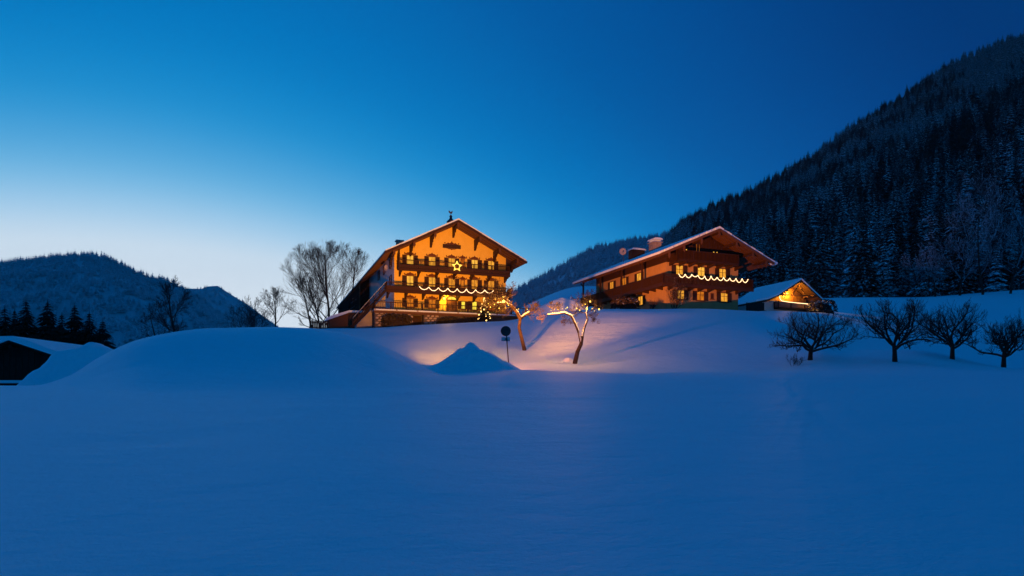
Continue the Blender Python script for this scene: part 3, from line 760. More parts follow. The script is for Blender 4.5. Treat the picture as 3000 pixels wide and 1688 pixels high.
# bare snowy broadleaf trees along the forest edge
eg = 'bare snow-laden broadleaf trees along the forest edge'
for q, (px, D0, topy, seed, lb) in enumerate(((2880, 180, 600, 81, 'largest snow-laden broadleaf tree at the forest edge, forked crown'), (2812, 186, 690, 82, 'snow-laden bare tree left of the forked one at the forest edge'), (2960, 176, 640, 83, 'snow-laden bare tree at the far right forest edge'),
        (2740, 192, 730, 84, 'slim snow-dusted bare tree near the middle of the forest edge'), (2690, 205, 745, 85, 'short bare tree at the forest edge above the largest fruit tree'), (2850, 205, 560, 86, 'tall pale bare tree rising behind the forked one'), (2920, 210, 540, 87, 'tall bare tree high behind the right forest edge'))):
    x, y = pt(px, D0); h = zat(topy, D0) - gz(x, y)
    e = tree_root('broadleaf_tree', x, y, lb, eg); t = BT(seed); t.grow(np.array([0, 0, -.4]), (.05 * (q % 3 - 1), 0, 1), h * .9, .32, 0, WOODY); t.build(e, M['bark'], M['twig_frosted'])

# ------------------------------------------------------------------ house parts
def face(o, ax, n):
    """a: along the wall, b: out of the wall, c: up"""
    return lambda p: (o[0] + ax[0] * p[0] + n[0] * p[1], o[1] + ax[1] * p[0] + n[1] * p[1], o[2] + p[2])
FRONT = lambda u, z_, v=0.0: face((u, v, z_), (1, 0), (0, -1))
LEFT = lambda v, z_, u=0.0: face((u, v, z_), (0, -1), (-1, 0))

def window(house, xf, w, h, lit, shutters=True, pediment=True, nx=2, nz=1, fm=None, sw=.52, sill=True, closed=False):
    """xf origin: middle of the window's lower edge on the wall"""
    fm = fm or M['frame']
    b = MB(xf); t = .085; g = .05
    x0, x1 = -w / 2, w / 2
    b.box(x0 - t, x0, -.05, .07, -t, h + t).box(x1, x1 + t, -.05, .07, -t, h + t)
    b.box(x0, x1, -.05, .07, -t, 0).box(x0, x1, -.05, .07, h, h + t)
    for i in range(1, nx): xx = x0 + w * i / nx; b.box(xx - g / 2, xx + g / 2, -.04, .06, 0, h)
    for i in range(1, nz):
        zz_ = h * i / nz + (.12 * h if nz == 2 else 0)
        for k in range(nx): b.box(x0 + w * k / nx + g / 2, x0 + w * (k + 1) / nx - g / 2, -.04, .055, zz_ - .025, zz_ + .025)
    f = b.build('window', fm, house)
    for k in range(nx):
        MB(xf).box(x0 + w * k / nx + .004, x0 + w * (k + 1) / nx - .004, .01, .025, .004, h - .004).build('pane', lit, f)
    if shutters:
        for sg in (-1, 1):
            a0 = sg * (w / 2 + t + .02); a1 = sg * (w / 2 + t + .02 + sw); lo, hi = min(a0, a1), max(a0, a1)
            s = MB(xf); s.box(lo, hi, .015, .06, -.06, h + .06)
            for q in range(2): s.box(lo + .07, hi - .07, .06, .075, .04 + q * h * .5, h * .5 - .06 + q * h * .5)
            s.build('shutter', M['shutter'], f)
    if pediment:
        p = MB(xf); hw = w / 2 + .38
        prof = [(-hw, 0), (hw, 0), (hw * .96, .10), (hw * .6, .17), (hw * .3, .30), (.10, .34), (0, .50), (-.10, .34), (-hw * .3, .30), (-hw * .6, .17), (-hw * .96, .10)]
        p.prism([(a, c + h + t + .03) for a, c in prof], .004, .03)
        for a in (-hw * .9, -hw * .45, hw * .45, hw * .9): p.ball((a, .02, h + t + .24), .085, 6, 4, (1, .4, 1))
        p.build('pediment', M['paint_scroll'], f)
    if sill:
        MB(xf).box(x0 - .2, x1 + .2, -.02, .13, -t - .07, -t - .005).build('sill', fm, f)
    return f

def railing(parent, path, z0, z1, pitch=.17, bw=.125, mat=None, posts=2.6, slot=None, closed_lo=0.0):
    """sawn-board parapet along a polyline (u,v): hand rail, foot rail, posts, boards. closed_lo: boards butt below that height, gaps above"""
    mat = mat or M['rail_wood']
    rl = MB(); bs = MB(); ps = MB()
    for (a, b_) in zip(path[:-1], path[1:]):
        a3, b3 = Vector((*a, 0)), Vector((*b_, 0)); d = (b3 - a3); L = d.length; d.normalize()
        rl.beam(a3 + Vector((0, 0, z1)), b3 + Vector((0, 0, z1)), .15, .09)
        rl.beam(a3 + Vector((0, 0, z0 + .06)), b3 + Vector((0, 0, z0 + .06)), .13, .10)
        n = max(1, int(L / pitch))
        for i in range(n):
            q = a3 + d * (L * (i + .5) / n)
            if closed_lo: bs.beam(q + Vector((0, 0, z0 + .11)), q + Vector((0, 0, z0 + closed_lo)), L / n * .98, .035, up=d)
            bs.beam(q + Vector((0, 0, z0 + .11 + (closed_lo and closed_lo - .11))), q + Vector((0, 0, z1 - .045)), .035, bw, up=d.cross(Vector((0, 0, 1))))
        k = max(1, int(round(L / posts)))
        for i in range(k + 1):
            q = a3 + d * (L * i / k); ps.beam(q + Vector((0, 0, z0 - .02)), q + Vector((0, 0, z1 + .05)), .13, .13, up=(1, 0, 0))
    r = rl.build('handrail', mat, parent)
    tag(bs.build('balusters', mat, parent), kind='stuff')
    ps.build('railing_posts', mat, parent)
    return r

def swag(u0, u1, n, ztop, drop, v, seed, jit=.0, r=.028):
    rg = random.Random(seed); pts = []
    for i in range(n):
        a = u0 + (u1 - u0) * i / n; b = u0 + (u1 - u0) * (i + 1) / n
        dr = drop * (1 + jit * (rg.random() - .5)); za = ztop + jit * .2 * (rg.random() - .5)
        for k in range(16):
            t = k / 16; pts.append((a + (b - a) * t, v + .01 * rg.random(), za - dr * (1 - (2 * t - 1) ** 2) ** .9 + .03 * (rg.random() - .5)))
    pts.append((u1, v, ztop))
    return pts

def world_pt(h, p): return h.matrix_basis @ Vector(p)

# ================================================================== big farmhouse
H1 = empty('farmhouse', (-15.4, 89.4, 8.9), R(20.2))
tag(H1, 'large floodlit farmhouse with three balconies, a star and a stone basement', 'farmhouse', 'snowy alpine houses')
W1 = 15.5; RU = 7.95; RZ = 14.36; PIT = .502
def roof1(u): return RZ - .34 - PIT * abs(u - RU)
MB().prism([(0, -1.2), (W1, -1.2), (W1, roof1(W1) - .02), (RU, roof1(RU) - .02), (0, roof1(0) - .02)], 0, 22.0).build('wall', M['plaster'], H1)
MB().prism([(-.03, -1.2), (-.03, roof1(0) - .05), (-.003, roof1(0) - .05), (-.003, -1.2)], .02, 21.9).build('side_wall', M['lime_plaster'], H1)
barn = MB().prism([(-1.35, -1.5), (W1 + 1.0, -1.5), (W1 + 1.0, roof1(W1 + 1.0) - .04), (RU, roof1(RU) - .04), (-1.35, roof1(-1.35) - .04)], 22.0, 56.0).build('barn_wall', M['black_wood'], H1)
bb_ = MB()
for k in range(110): bb_.box(-1.39, -1.352, 22.1 + k * .31, 22.1 + k * .31 + .05, -1, roof1(-1.35) - .1)
tag(bb_.build('cover_strips', M['black_wood'], barn), kind='stuff')
# roof
rf = MB()
L0, L1 = -2.65, 57.0
for sg, ue in ((-1, -1.7), (1, 17.6)):
    rf.prism([(RU, RZ - .30), (RU, RZ - .12), (ue, RZ - .12 - PIT * abs(ue - RU)), (ue, RZ - .30 - PIT * abs(ue - RU))], L0, L1)
roof = rf.build('roof', M['brown_wood'], H1)
sn = MB()
rgs = random.Random(4)
for sg, ue in ((-1, -1.62), (1, 17.5)):
    n = 9
    for k in range(n):
        a, b_ = RU + (ue - RU) * k / n, RU + (ue - RU) * (k + 1) / n; th = .10 + .05 * rgs.random()
        za, zb = RZ - .118 - PIT * abs(a - RU), RZ - .118 - PIT * abs(b_ - RU)
        sn.prism([(a, za), (a, za + .19), (b_, zb + .19), (b_, zb)], L0 - .14 + .10 * rgs.random(), L1)
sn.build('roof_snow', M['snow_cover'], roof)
for ue in (-1.72, 17.62):
    d = 1 if ue > RU else -1
    z_ = RZ - .26 - PIT * abs(ue - RU)
    MB().beam((RU, L0 - .06, RZ - .27), (ue, L0 - .06, z_), .06, .32, up=(0, 1, 0) if False else (0, 0, 1)).build('bargeboard', M['dark_wood'], roof)
# rafters under the overhang and the soffit along the eaves
rm = MB()
for k in range(3):
    v = L0 + .55 + k * .85
    for ue in (-1.6, 17.5): rm.beam((RU, v, RZ - .37), (ue, v, RZ - .37 - PIT * abs(ue - RU)), .13, .14)
for k in range(34):
    v = .6 + k * .9
    if v < 22: rm.beam((0, v, roof1(0) - .06), (-1.6, v, roof1(-1.6) - .03), .12, .14)
tag(rm.build('rafters', M['brown_wood'], roof), kind='stuff')
# purlins with stepped consoles and hanging end boards
for u in (-.5, 2.1, 4.85, RU, 11.0, 13.75, 16.3):
    zt = RZ - .46 - PIT * abs(u - RU)
    p = MB().box(u - .14, u + .14, L0 + .12, 0, zt - .30, zt).build('purlin', M['dark_wood'], roof)
    c = MB()
    c.xprism([(0, zt - .31), (-1.55, zt - .31), (-1.50, zt - .52), (-1.05, zt - .60), (-1.0, zt - .82), (-.55, zt - .90), (-.5, zt - 1.15), (0, zt - 1.45)], u - .13, u + .13)
    c.build('console', M['dark_wood'], p)
    e = MB(); e.prism([(u - .15, zt + .05), (u + .15, zt + .05), (u + .15, zt - .50), (u + .06, zt - .58), (u, zt - .85), (u - .06, zt - .58), (u - .15, zt - .50)], L0 + .02, L0 + .08)
    e.build('end_board', M['brown_wood'], p)
# chimney showing over the left roof slope
ch = MB().box(2.6, 3.5, 12.0, 12.9, 9.0, 14.2).build('chimney', M['stone'], H1)
MB().box(2.45, 3.65, 11.85, 13.05, 14.2, 14.35).build('chimney_cap', M['concrete'], ch)
# bell turret with weathercock on the ridge
tv = 1.2
bt = MB()
bt.box(RU - .13, RU + .13, tv - .13, tv + .13, RZ - .3, RZ + .42)
bt.build('ridge_post', M['dark_wood'], H1)
bt = MB().lathe((RU, tv, RZ + .42), [(.05, 0), (.62, .05), (.60, .12), (.40, .32), (.22, .50), (.16, .75), (.22, .86), (.12, 1.0), (.03, 1.12), (.025, 1.55), (0, 1.56)], 14)
cap = bt.build('turret_cap', M['metal'], H1, smooth=True)
wc = MB().prism([(RU - .30, RZ + 1.85), (RU - .12, RZ + 1.66), (RU + .10, RZ + 1.64), (RU + .22, RZ + 1.80), (RU + .24, RZ + 2.02), (RU + .14, RZ + 2.08), (RU + .08, RZ + 1.90), (RU - .08, RZ + 1.84), (RU - .16, RZ + 2.02), (RU - .32, RZ + 2.06)], tv - .02, tv + .02)
wc.build('weathercock', M['metal'], cap)

UW = [2.07, 5.03, 7.74, 10.96, 13.34]
F0, F1, F2 = 2.1, 4.85, 7.75
lit = lambda i: LIT[i % len(LIT)]
for i, u in enumerate(UW):                                    # upper floors
    window(H1, FRONT(u, F2 + .78), .84, 1.12, LIT[[3, 0, 0, 3, 0][i]])
    window(H1, FRONT(u, F1 + .85), .84, 1.22, LIT[[3, 0, 1, 1, 1][i]])
window(H1, FRONT(9.27, F2 + .95), .42, .95, LIT[4], shutters=False, nx=1)
window(H1, FRONT(9.27, F1 + .95), .42, .98, LIT[2], shutters=False, nx=1)
for u, k in ((2.07, 2), (5.03, 2), (13.4, 4)):
    window(H1, FRONT(u, F0 + .80), .84, 1.05, LIT[k])
window(H1, FRONT(9.35, F0 + .85), .46, .95, M['lit_green'], nx=1, pediment=False, sw=.4)
window(H1, FRONT(10.95, F0 + .80), .60, 1.05, M['lit_green'], nx=1, pediment=False, sw=.5)
# arched entrance door with lit fanlight
dx = FRONT(7.74, F0)
d = MB(dx).box(-.60, .60, .0, .06, 0, 1.95)
door = d.build('door', M['dark_wood'], H1)
for q in range(2):
    for r_ in range(2): MB(dx).box(-.52 + q * .56, -.04 + q * .56, .061, .085, .12 + r_ * .92, .92 + r_ * .92).build('door_panel', M['frame'], door)
arc = [(.62 * math.cos(t), 1.97 + .42 * math.sin(t)) for t in np.linspace(0, math.pi, 13)]
MB(dx).prism(arc, .01, .035).build('fanlight', M['lit_green'], door)
fr_ = MB(dx); outer = [(.78 * math.cos(t), 1.97 + .56 * math.sin(t)) for t in np.linspace(0, math.pi, 13)]
for i in range(12): fr_.prism([arc[i], outer[i], outer[i + 1], arc[i + 1]], .0, .09)
fr_.box(-.78, -.62, 0, .09, 0, 1.97).box(.62, .78, 0, .09, 0, 1.97).box(-.62, .62, .04, .09, 1.93, 1.99).box(-.02, .02, .036, .08, 1.99, 2.38)
fr_.build('door_frame', M['frame'], door)
# carved gable opening with scrolls
gx_ = FRONT(7.75, 11.0)
gb = MB(gx_).box(-1.25, 1.25, 0, .07, 0, .52)
for a in np.linspace(-1.0, 1.0, 9): gb.box(a - .03, a + .03, .07, .10, .05, .47)
g = gb.build('gable_vent', M['shutter'], H1)
sc_ = MB(gx_); sc_.prism([(-.9, .54), (.9, .54), (.6, .68), (.25, .70), (.08, .84), (0, 1.02), (-.08, .84), (-.25, .70), (-.6, .68)], .004, .03)
sc_.prism([(-.7, -.02), (.7, -.02), (.4, -.13), (.1, -.14), (0, -.24), (-.1, -.14), (-.4, -.13)], .004, .03)
for a in (-.95, -.5, .5, .95): sc_.ball((a, .02, .68), .10, 6, 4, (1, .4, 1))
sc_.build('scroll', M['paint_scroll'], g)

# balconies
def balcony(house, name, u0, u1, depth, zf, zr, ends=True, consoles=2.6, mat=None, **kw):
    b = MB().box(u0, u1, -depth, -.003, zf - .14, zf)
    b.box(u0 - .04, u1 + .04, -depth - .10, -depth + .10, zf - .34, zf - .02)
    b.box(u0 - .04, u1 + .04, -depth - .16, -depth - .102, zf - .16, zf - .05)
    bal = b.build(name, mat or M['rail_wood'], house)
    n = max(1, int(round((u1 - u0) / consoles)))
    for i in range(n + 1):
        u = u0 + .3 + (u1 - u0 - .6) * i / n
        MB().xprism([(0, zf - .145), (-depth - .25, zf - .345), (-depth - .2, zf - .50), (-depth * .6, zf - .58), (-depth * .5, zf - .75), (0, zf - .95)], u - .10, u + .10).build('console', M['dark_wood'], bal)
    path = [(u0, -.05), (u0, -depth), (u1, -depth), (u1, -.05)] if ends else [(u0, -depth), (u1, -depth)]
    railing(bal, path, zf, zr, **kw)
    return bal
ub = balcony(H1, 'balcony', .35, W1 + .1, 1.3, F2 - .02, F2 + 1.05, pitch=.17, bw=.11, closed_lo=.0)
# turned boards: a denser lower band on the upper and middle balcony fronts
MB().box(.35, W1 + .1, -1.37, -1.34, F2 + .12, F2 + .42).build('parapet_band', M['rail_wood'], ub)
mb_ = balcony(H1, 'balcony', -1.25, W1 + .25, 1.35, F1 - .05, F1 + .92, pitch=.16, bw=.11)
MB().box(-1.25, W1 + .25, -1.42, -1.39, F1 + .04, F1 + .48).build('parapet_band', M['rail_wood'], mb_)
# tall timber windbreak at the left end of the upper balcony
wb = MB().box(.30, .46, -1.42, -1.26, F2 - .35, roof1(.4) - .1)
wb.box(.33, .40, -1.26, -.02, F2, F2 + 1.9)
wb.build('windbreak', M['dark_wood'], H1)
# terrace on the stone basement
TU0, TU1, TV = -2.95, 21.5, -2.5
tb = MB().box(TU0 - .1, TU1, TV - .15, -.004, F0 - .22, F0)
ter = tb.build('terrace', M['concrete'], H1)
railing(ter, [(TU0, -.1), (TU0, TV), (TU1, TV)], F0 + .0, F0 + .92, pitch=.21, bw=.085, posts=2.1)
ls = MB()
for k in range(9):
    a = TU0 + .15 + k * 2.7
    ls.box(a, a + 2.45, TV - .28, TV - .155, F0 - .16, F0 - .02)
ls.build('ledge_snow', M['snow_cover'], ter)
MB().box(TU0 - .1, TU1, TV - .14, TV + .1, F0 - .52, F0 - .225).build('terrace_beam', M['brown_wood'], ter)
bw_ = MB().box(TU0, 1.85, TV + .03, -.01, -1.2, F0 - .225)
bw_.box(3.35, TU1, TV + .03, -.01, -1.2, F0 - .225)
bw_.box(1.85, 3.35, TV + 1.2, -.01, -1.2, F0 - .225)
sw_ = bw_.build('stone_wall', M['mortar'], H1)
rg = random.Random(9)
stone_ms = []
for k in range(6):
    rr_ = random.Random(100 + k); b = MB()
    w_, h_ = .20 + .06 * rr_.random(), .105 + .03 * rr_.random()
    ring = [(w_ * math.cos(t) * (1 + .25 * (rr_.random() - .5)) * (1.25 if abs(math.cos(t)) > .5 else 1), h_ * math.sin(t) * (1.35) * (1 + .3 * (rr_.random() - .5))) for t in np.linspace(0, 6.283, 9)[:-1]]
    ring = [(max(-.29, min(.29, a)), max(-.15, min(.15, c))) for a, c in ring]
    vs = [(a, .05, c) for a, c in ring] + [(a * .8, -.07, c * .8) for a, c in ring] + [(0, -.09, 0)]
    n = 8; b.add(vs, [(i, (i + 1) % n, n + (i + 1) % n, n + i) for i in range(n)] + [(n + i, n + (i + 1) % n, 2 * n) for i in range(n)])
    stone_ms.append(b.mesh('stone', M['stone']))
def lay_stones(u0, u1, z0, z1):
    r_ = 0; zz_ = z0
    while zz_ < z1 - .1:
        u = u0 + (.3 if r_ % 2 else .02)
        while u < u1 - .2:
            s = link_mesh('stone', rg.choice(stone_ms), sw_, (u + .28, TV + .0, zz_ + .15)); s.scale = (.92 + .14 * rg.random(), 1 + .7 * rg.random(), .9 + .2 * rg.random())
            u += .58
        zz_ += .305; r_ += 1
lay_stones(TU0, 1.85, -.4, F0 - .5); lay_stones(3.35, 5.1, -.2, F0 - .5)
cd = MB().box(1.95, 3.25, TV + 1.12, TV + 1.2, -.5, 1.55).build('cellar_door', M['black_wood'], H1)
for q in range(5): MB().box(1.97 + q * .256, 2.20 + q * .256, TV + 1.095, TV + 1.118, -.4, 1.5).build('plank', M['dark_wood'], cd)
# stair down from the middle balcony's left end, in line with the facade
st = MB()
A, B = Vector((-1.3, -1.25, F1 - .08)), Vector((-5.5, -1.25, -.1)); 
for v in (-1.3, -.25): st.beam(A + Vector((0, v + 1.25, 0)), B + Vector((0, v + 1.25, 0)), .09, .34)
for k in range(1, 25): q = A + (B - A) * (k / 25.0); st.box(q.x - .15, q.x + .15, -1.26, -.28, q.z - .02, q.z + .03)
stair = st.build('outdoor_stair', M['black_wood'], H1)
hr = MB()
for v in (-1.3, -.25):
    for dz in (.5, .98): hr.beam(A + Vector((0, v + 1.25, dz)), B + Vector((0, v + 1.25, dz)), .07, .09)
    for k in range(7): q = A + (B - A) * (k / 6.0); hr.beam(q + Vector((0, v + 1.25, 0)), q + Vector((0, v + 1.25, 1.0)), .08, .08, up=(1, 0, 0))
hr.build('stair_handrail', M['dark_wood'], stair)
MB().beam(A + Vector((0, -.02, 1.05)), B + Vector((0, -.02, 1.05)), .10, .05).build('rail_snow', M['snow_cover'], stair)
# plaster wing below the stair, barn corner post
MB().prism([(-1.2, -1.2), (-1.2, F1 - .6), (-4.9, .2), (-4.9, -1.2)], -.2, 1.5).build('stair_wall', M['concrete'], H1)
MB().box(-1.62, -1.40, 21.8, 22.05, -1, roof1(-1.5) - .1).build('corner_post', M['brown_wood'], H1)
# left side windows
for v, zc in ((2.6, 8.4), (7.6, 8.4), (12.3, 8.4), (2.6, 6.1)):
    window(H1, LEFT(v, zc), .8, 1.15, M['shutter'], shutters=True, pediment=False, sw=.5)
# entrance lantern
lan = MB(FRONT(6.62, F0 + 1.95))
lan.box(-.03, .03, 0, .34, .38, .42).box(-.12, .12, .22, .46, .30, .36).box(-.09, .09, .25, .43, -.10, -.06)
lantern = lan.build('wall_lantern', M['metal'], H1)
MB(FRONT(6.62, F0 + 1.95)).ball((0, .34, .10), .17, 10, 8).build('lantern_glass', M['lamp'], lantern, smooth=True)

# satellite dish on the side wall, star and rope light on the balconies
x, y, z_ = world_pt(H1, (-.75, 1.5, 8.1))
e = tag(empty('satellite_dish', (x, y, z_), R(-40)), 'white satellite dish on the left side wall below the eave of the big farmhouse', 'satellite dish')
def dish_at(e):
    b = MB(lambda p: (p[0], -p[2], p[1] + .12 * p[2])); b.lathe((0, 0, 0), [(0, 0), (.16, .02), (.30, .07), (.40, .13), (.40, .15), (.30, .09), (.16, .04), (0, .02)], 16)
    b.build('reflector', M['dish'], e, smooth=True)
    MB().beam((0, .02, -.35), (0, -.45, -.05), .03, .03).box(-.05, .05, -.52, -.42, -.08, .04).build('feed_arm', M['metal'], e)
    MB().tube([(0, .05, 0), (.25, .5, -.1), (.5, .75, -.1)], .03, 6).build('bracket', M['metal'], e)
dish_at(e)
sx, sy, sz = world_pt(H1, (8.05, -1.55, 8.33))
star = tag(empty('star_light', (sx, sy, sz), R(20.2)), 'glowing five-pointed star hung on the upper balcony rail of the big farmhouse', 'star light')
sp = [((.70 if k % 2 == 0 else .32) * math.sin(math.pi * k / 5), 0, (.70 if k % 2 == 0 else .32) * math.cos(math.pi * k / 5)) for k in range(11)]
MB().tube(sp, .055, 6).build('outline_tube', M['star'], star)
for k in range(5):
    a = 2 * math.pi * k / 5
    MB().tube([(.60 * math.sin(a), 0, .60 * math.cos(a)), (.42 * math.sin(a + .25), 0, .42 * math.cos(a + .25)), (.30 * math.sin(a + .63), 0, .30 * math.cos(a + .63))], .04, 6).build('inner_tube', M['star'], star)
    MB().ball((.42 * math.sin(a), 0, .42 * math.cos(a)), .10, 8, 6).build('bulb', M['star'], star)
g1 = empty('rope_light', world_pt(H1, (0, 0, 0)), R(20.2)); tag(g1, 'white rope light in eight swags along the middle balcony of the big farmhouse', 'rope light')
sw1 = swag(2.97, 13.2, 8, 5.40, .47, -1.52, 1, .35, .03)
MB().tube(sw1, [.022 + .03 * (k % 2) * (.6 + .8 * rgs.random()) for k in range(len(sw1))], 5).build('light_tube', M['rope'], g1)
MB().beam((4.2, -1.50, 4.93), (12.0, -1.50, 4.93), .02, .03).build('supply_cable', M['metal'], g1)

# ================================================================== right farmhouse
H2 = empty('farmhouse', (18.98, 84.0, 10.6), R(20.7))
tag(H2, 'wide low-roofed farmhouse with dark wooden gable and rope-lit balcony on the crest', 'farmhouse', 'snowy alpine houses')
W2 = 10.8; RU2 = 6.0; RZ2 = 10.25; P2 = .435
def roof2(u): return RZ2 - .50 - P2 * abs(u - RU2)
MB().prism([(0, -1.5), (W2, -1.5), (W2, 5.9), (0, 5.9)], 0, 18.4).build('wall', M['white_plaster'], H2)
gw = MB().prism([(.0, 5.9), (W2, 5.9), (W2, roof2(W2)), (RU2, roof2(RU2)), (0, roof2(0))], .0, 18.4).build('gable_wall', M['dark_wood'], H2)
for k in range(27):
    u = .05 + k * .4; MB().box(u, u + .36, -.035, -.003, 5.92, min(roof2(u), roof2(u + .36)) - .05).build('plank', M['dark_wood'], gw)
rf = MB(); L0, L1 = -2.5, 21.2; UE = (-2.35, 14.4)
for ue in UE: rf.prism([(RU2, RZ2 - .46), (RU2, RZ2 - .28), (ue, RZ2 - .28 - P2 * abs(ue - RU2)), (ue, RZ2 - .46 - P2 * abs(ue - RU2))], L0, L1)
roof = rf.build('roof', M['brown_wood'], H2)
sn = MB()
for ue in UE:
    n = 14; dgn = 1 if ue > RU2 else -1
    for k in range(n):
        a, b_ = RU2 + (ue + dgn * .12 - RU2) * k / n, RU2 + (ue + dgn * .12 - RU2) * (k + 1) / n
        za, zb = RZ2 - .278 - P2 * abs(a - RU2), RZ2 - .278 - P2 * abs(b_ - RU2); th = .28
        sn.prism([(a, za), (a, za + th), (b_, zb + th), (b_, zb)], L0 - .05 + .14 * rgs.random(), L1 + .1)
sn.ball((UE[1] + .2, L0 + .5, RZ2 - .2 - P2 * 8.4), .5, 8, 6, (1.5, 1, .55))
sn.build('roof_snow', M['snow_cover'], roof)
for ue in UE: MB().beam((RU2, L0 - .05, RZ2 - .42), (ue, L0 - .05, RZ2 - .42 - P2 * abs(ue - RU2)), .06, .30).build('bargeboard', M['brown_wood'], roof)
rm = MB()
for k in range(3):
    for ue in UE: rm.beam((RU2, L0 + .6 + k * .8, RZ2 - .54), (ue, L0 + .6 + k * .8, RZ2 - .54 - P2 * abs(ue - RU2)), .12, .14)
for k in range(21): rm.beam((0, .5 + k * .9, roof2(0) - .05), (UE[0] + .1, .5 + k * .9, roof2(UE[0]) - .05), .12, .14)
tag(rm.build('rafters', M['brown_wood'], roof), kind='stuff')
for u in (-1.2, .9, 3.4, RU2, 8.6, 11.1, 13.2):
    zt = RZ2 - .62 - P2 * abs(u - RU2)
    p = MB().box(u - .13, u + .13, L0 + .1, 0, zt - .28, zt).build('purlin', M['dark_wood'], roof)
    MB().prism([(u - .14, zt + .04), (u + .14, zt + .04), (u + .14, zt - .45), (u, zt - .72), (u - .14, zt - .45)], L0 + .0, L0 + .06).build('end_board', M['brown_wood'], p)
# windows
for i, u in enumerate((1.9, 5.1, 8.35)): window(H2, FRONT(u, 4.35), .98, 1.22, LIT[[0, 3, 0][i]], pediment=False, nz=2, sw=.55)
for i, u in enumerate((2.05, 5.0, 8.6)): window(H2, FRONT(u, 1.45), .98, 1.05, LIT[[0, 2, 0][i]], pediment=False, nz=2, sw=.55)
window(H2, FRONT(6.75, 1.75), .28, .55, M['shutter'], shutters=False, pediment=False, nx=1)
window(H2, FRONT(4.6, 7.45), .95, .98, LIT[2], shutters=False, pediment=False, nx=2, fm=M['dark_wood'])
for u in (2.9, 7.0, 7.5): MB(FRONT(u, 7.6)).ball((0, .05, 0), .09, 8, 6, (1, .3, 1)).build('peephole', LIT[3], H2)
for v, k in ((6.3, 0), (10.1, 2), (13.6, 1)): window(H2, LEFT(v, 4.35), 1.0, 1.2, LIT[k], pediment=False, sw=.5)
window(H2, LEFT(5.9, 1.35), 1.05, 1.1, LIT[0], pediment=False, sw=.5)
window(H2, LEFT(10.5, 1.2), .9, 1.0, LIT[2], pediment=False, nz=2, nx=3, sw=.4)
# wrap-round balcony with a closed board parapet
BZ = 3.05
b = MB().box(-1.25, W2 + 1.2, -1.35, -.004, BZ - .16, BZ).box(-1.25, -.004, .0, 21.0, BZ - .16, BZ)
b.box(-1.3, W2 + 1.25, -1.48, -1.30, BZ - .36, BZ - .02).box(-1.40, -1.22, -1.29, 21.0, BZ - .36, BZ - .02)
bal = b.build('balcony', M['dark_wood'], H2)
for i in range(8):
    u = .3 + i * 1.45; MB().xprism([(0, BZ - .165), (-1.29, BZ - .165), (-1.29, BZ - .34), (-.7, BZ - .42), (0, BZ - .62)], u - .10, u + .10).build('joist', M['dark_wood'], bal)
for i in range(12):
    v = .8 + i * 1.6; MB().prism([(0, BZ - .165), (-1.2, BZ - .165), (-1.2, BZ - .32), (0, BZ - .5)], v - .1, v + .1).build('joist', M['dark_wood'], bal)
railing(bal, [(W2 + 1.2, -.1), (W2 + 1.2, -1.35), (-1.25, -1.35), (-1.25, 21.0)], BZ, BZ + 1.12, pitch=.19, bw=.172, mat=M['dark_wood'], posts=2.4)
fb = MB()
for k in range(3): fb.box(-1.0 + k * 4.2, 2.6 + k * 4.2, -1.62, -1.42, BZ + .62, BZ + .80)
fb.build('flower_box', M['dark_wood'], bal)
for v, w_ in ((3.6, 1), (8.8, 1), (14.8, 1), (20.2, 0)):
    pm = MB().beam((-1.22, v, BZ + .0), (-1.22, v, roof2(-1.22) - .15), .20, .20, up=(1, 0, 0)); 
    for q in range(6): pm.ball((-1.22, v, BZ + 1.35 + q * .26), .15, 6, 4, (1, 1, .7))
    pm.beam((-1.22, v, roof2(-1.2) - .9), (-1.22, v + .8, roof2(-1.2) - .2), .12, .12); pm.build('carved_post', M['dark_wood'], bal)
# gable balcony
b = MB().box(.7, 9.7, -1.45, -.04, 5.86, 6.0)
gbal = b.build('gable_balcony', M['dark_wood'], H2)
for i in range(8):
    u = .5 + i * 1.4; MB().xprism([(0, 5.855), (-1.5, 5.855), (-1.5, 5.68), (-.8, 5.60), (0, 5.45)], u - .11, u + .11).build('joist', M['dark_wood'], gbal)
railing(gbal, [(.7, -.1), (.7, -1.45), (9.7, -1.45), (9.7, -.1)], 6.0, 7.15, pitch=.20, bw=.178, mat=M['dark_wood'], posts=2.2)
# chimneys
ch = MB().box(5.9, 7.1, 12.0, 13.4, 9.0, 11.35).build('chimney', M['stone'], H2)
MB().box(5.75, 7.25, 11.85, 13.55, 11.35, 11.47).build('chimney_cap', M['concrete'], ch)
MB().box(5.95, 7.05, 12.1, 13.3, 11.47, 11.75).prism([(5.75, 11.75), (7.25, 11.75), (7.2, 11.9), (6.9, 12.0), (6.1, 12.0), (5.8, 11.9)], 11.8, 13.6).build('chimney_snow', M['snow_cover'], ch)
ch = MB().box(3.6, 5.6, 14.0, 15.2, 8.6, 10.55).build('dormer_vent', M['black_wood'], H2)
MB().prism([(3.4, 10.55), (5.8, 10.55), (5.6, 10.75), (3.7, 10.8)], 13.9, 15.3).build('vent_snow', M['snow_cover'], ch)
x, y, z_ = world_pt(H2, (2.3, 14.6, 10.2))
e = tag(empty('satellite_dish', (x, y, z_), R(-5)), 'large satellite dish catching orange light above the left roof of the right farmhouse', 'satellite dish'); e.scale = (1.25, 1.25, 1.25)
dish_at(e)
MB().tube([(.1, .3, 0), (.1, .3, -1.3)], .035, 6).build('mast', M['metal'], e)
g2 = empty('rope_light', world_pt(H2, (0, 0, 0)), R(20.7)); tag(g2, 'white rope light in irregular zigzag swags along the balcony of the right farmhouse', 'rope light')
sw1 = swag(.65, 11.0, 11, 4.18, .38, -1.68, 5, .9, .03)
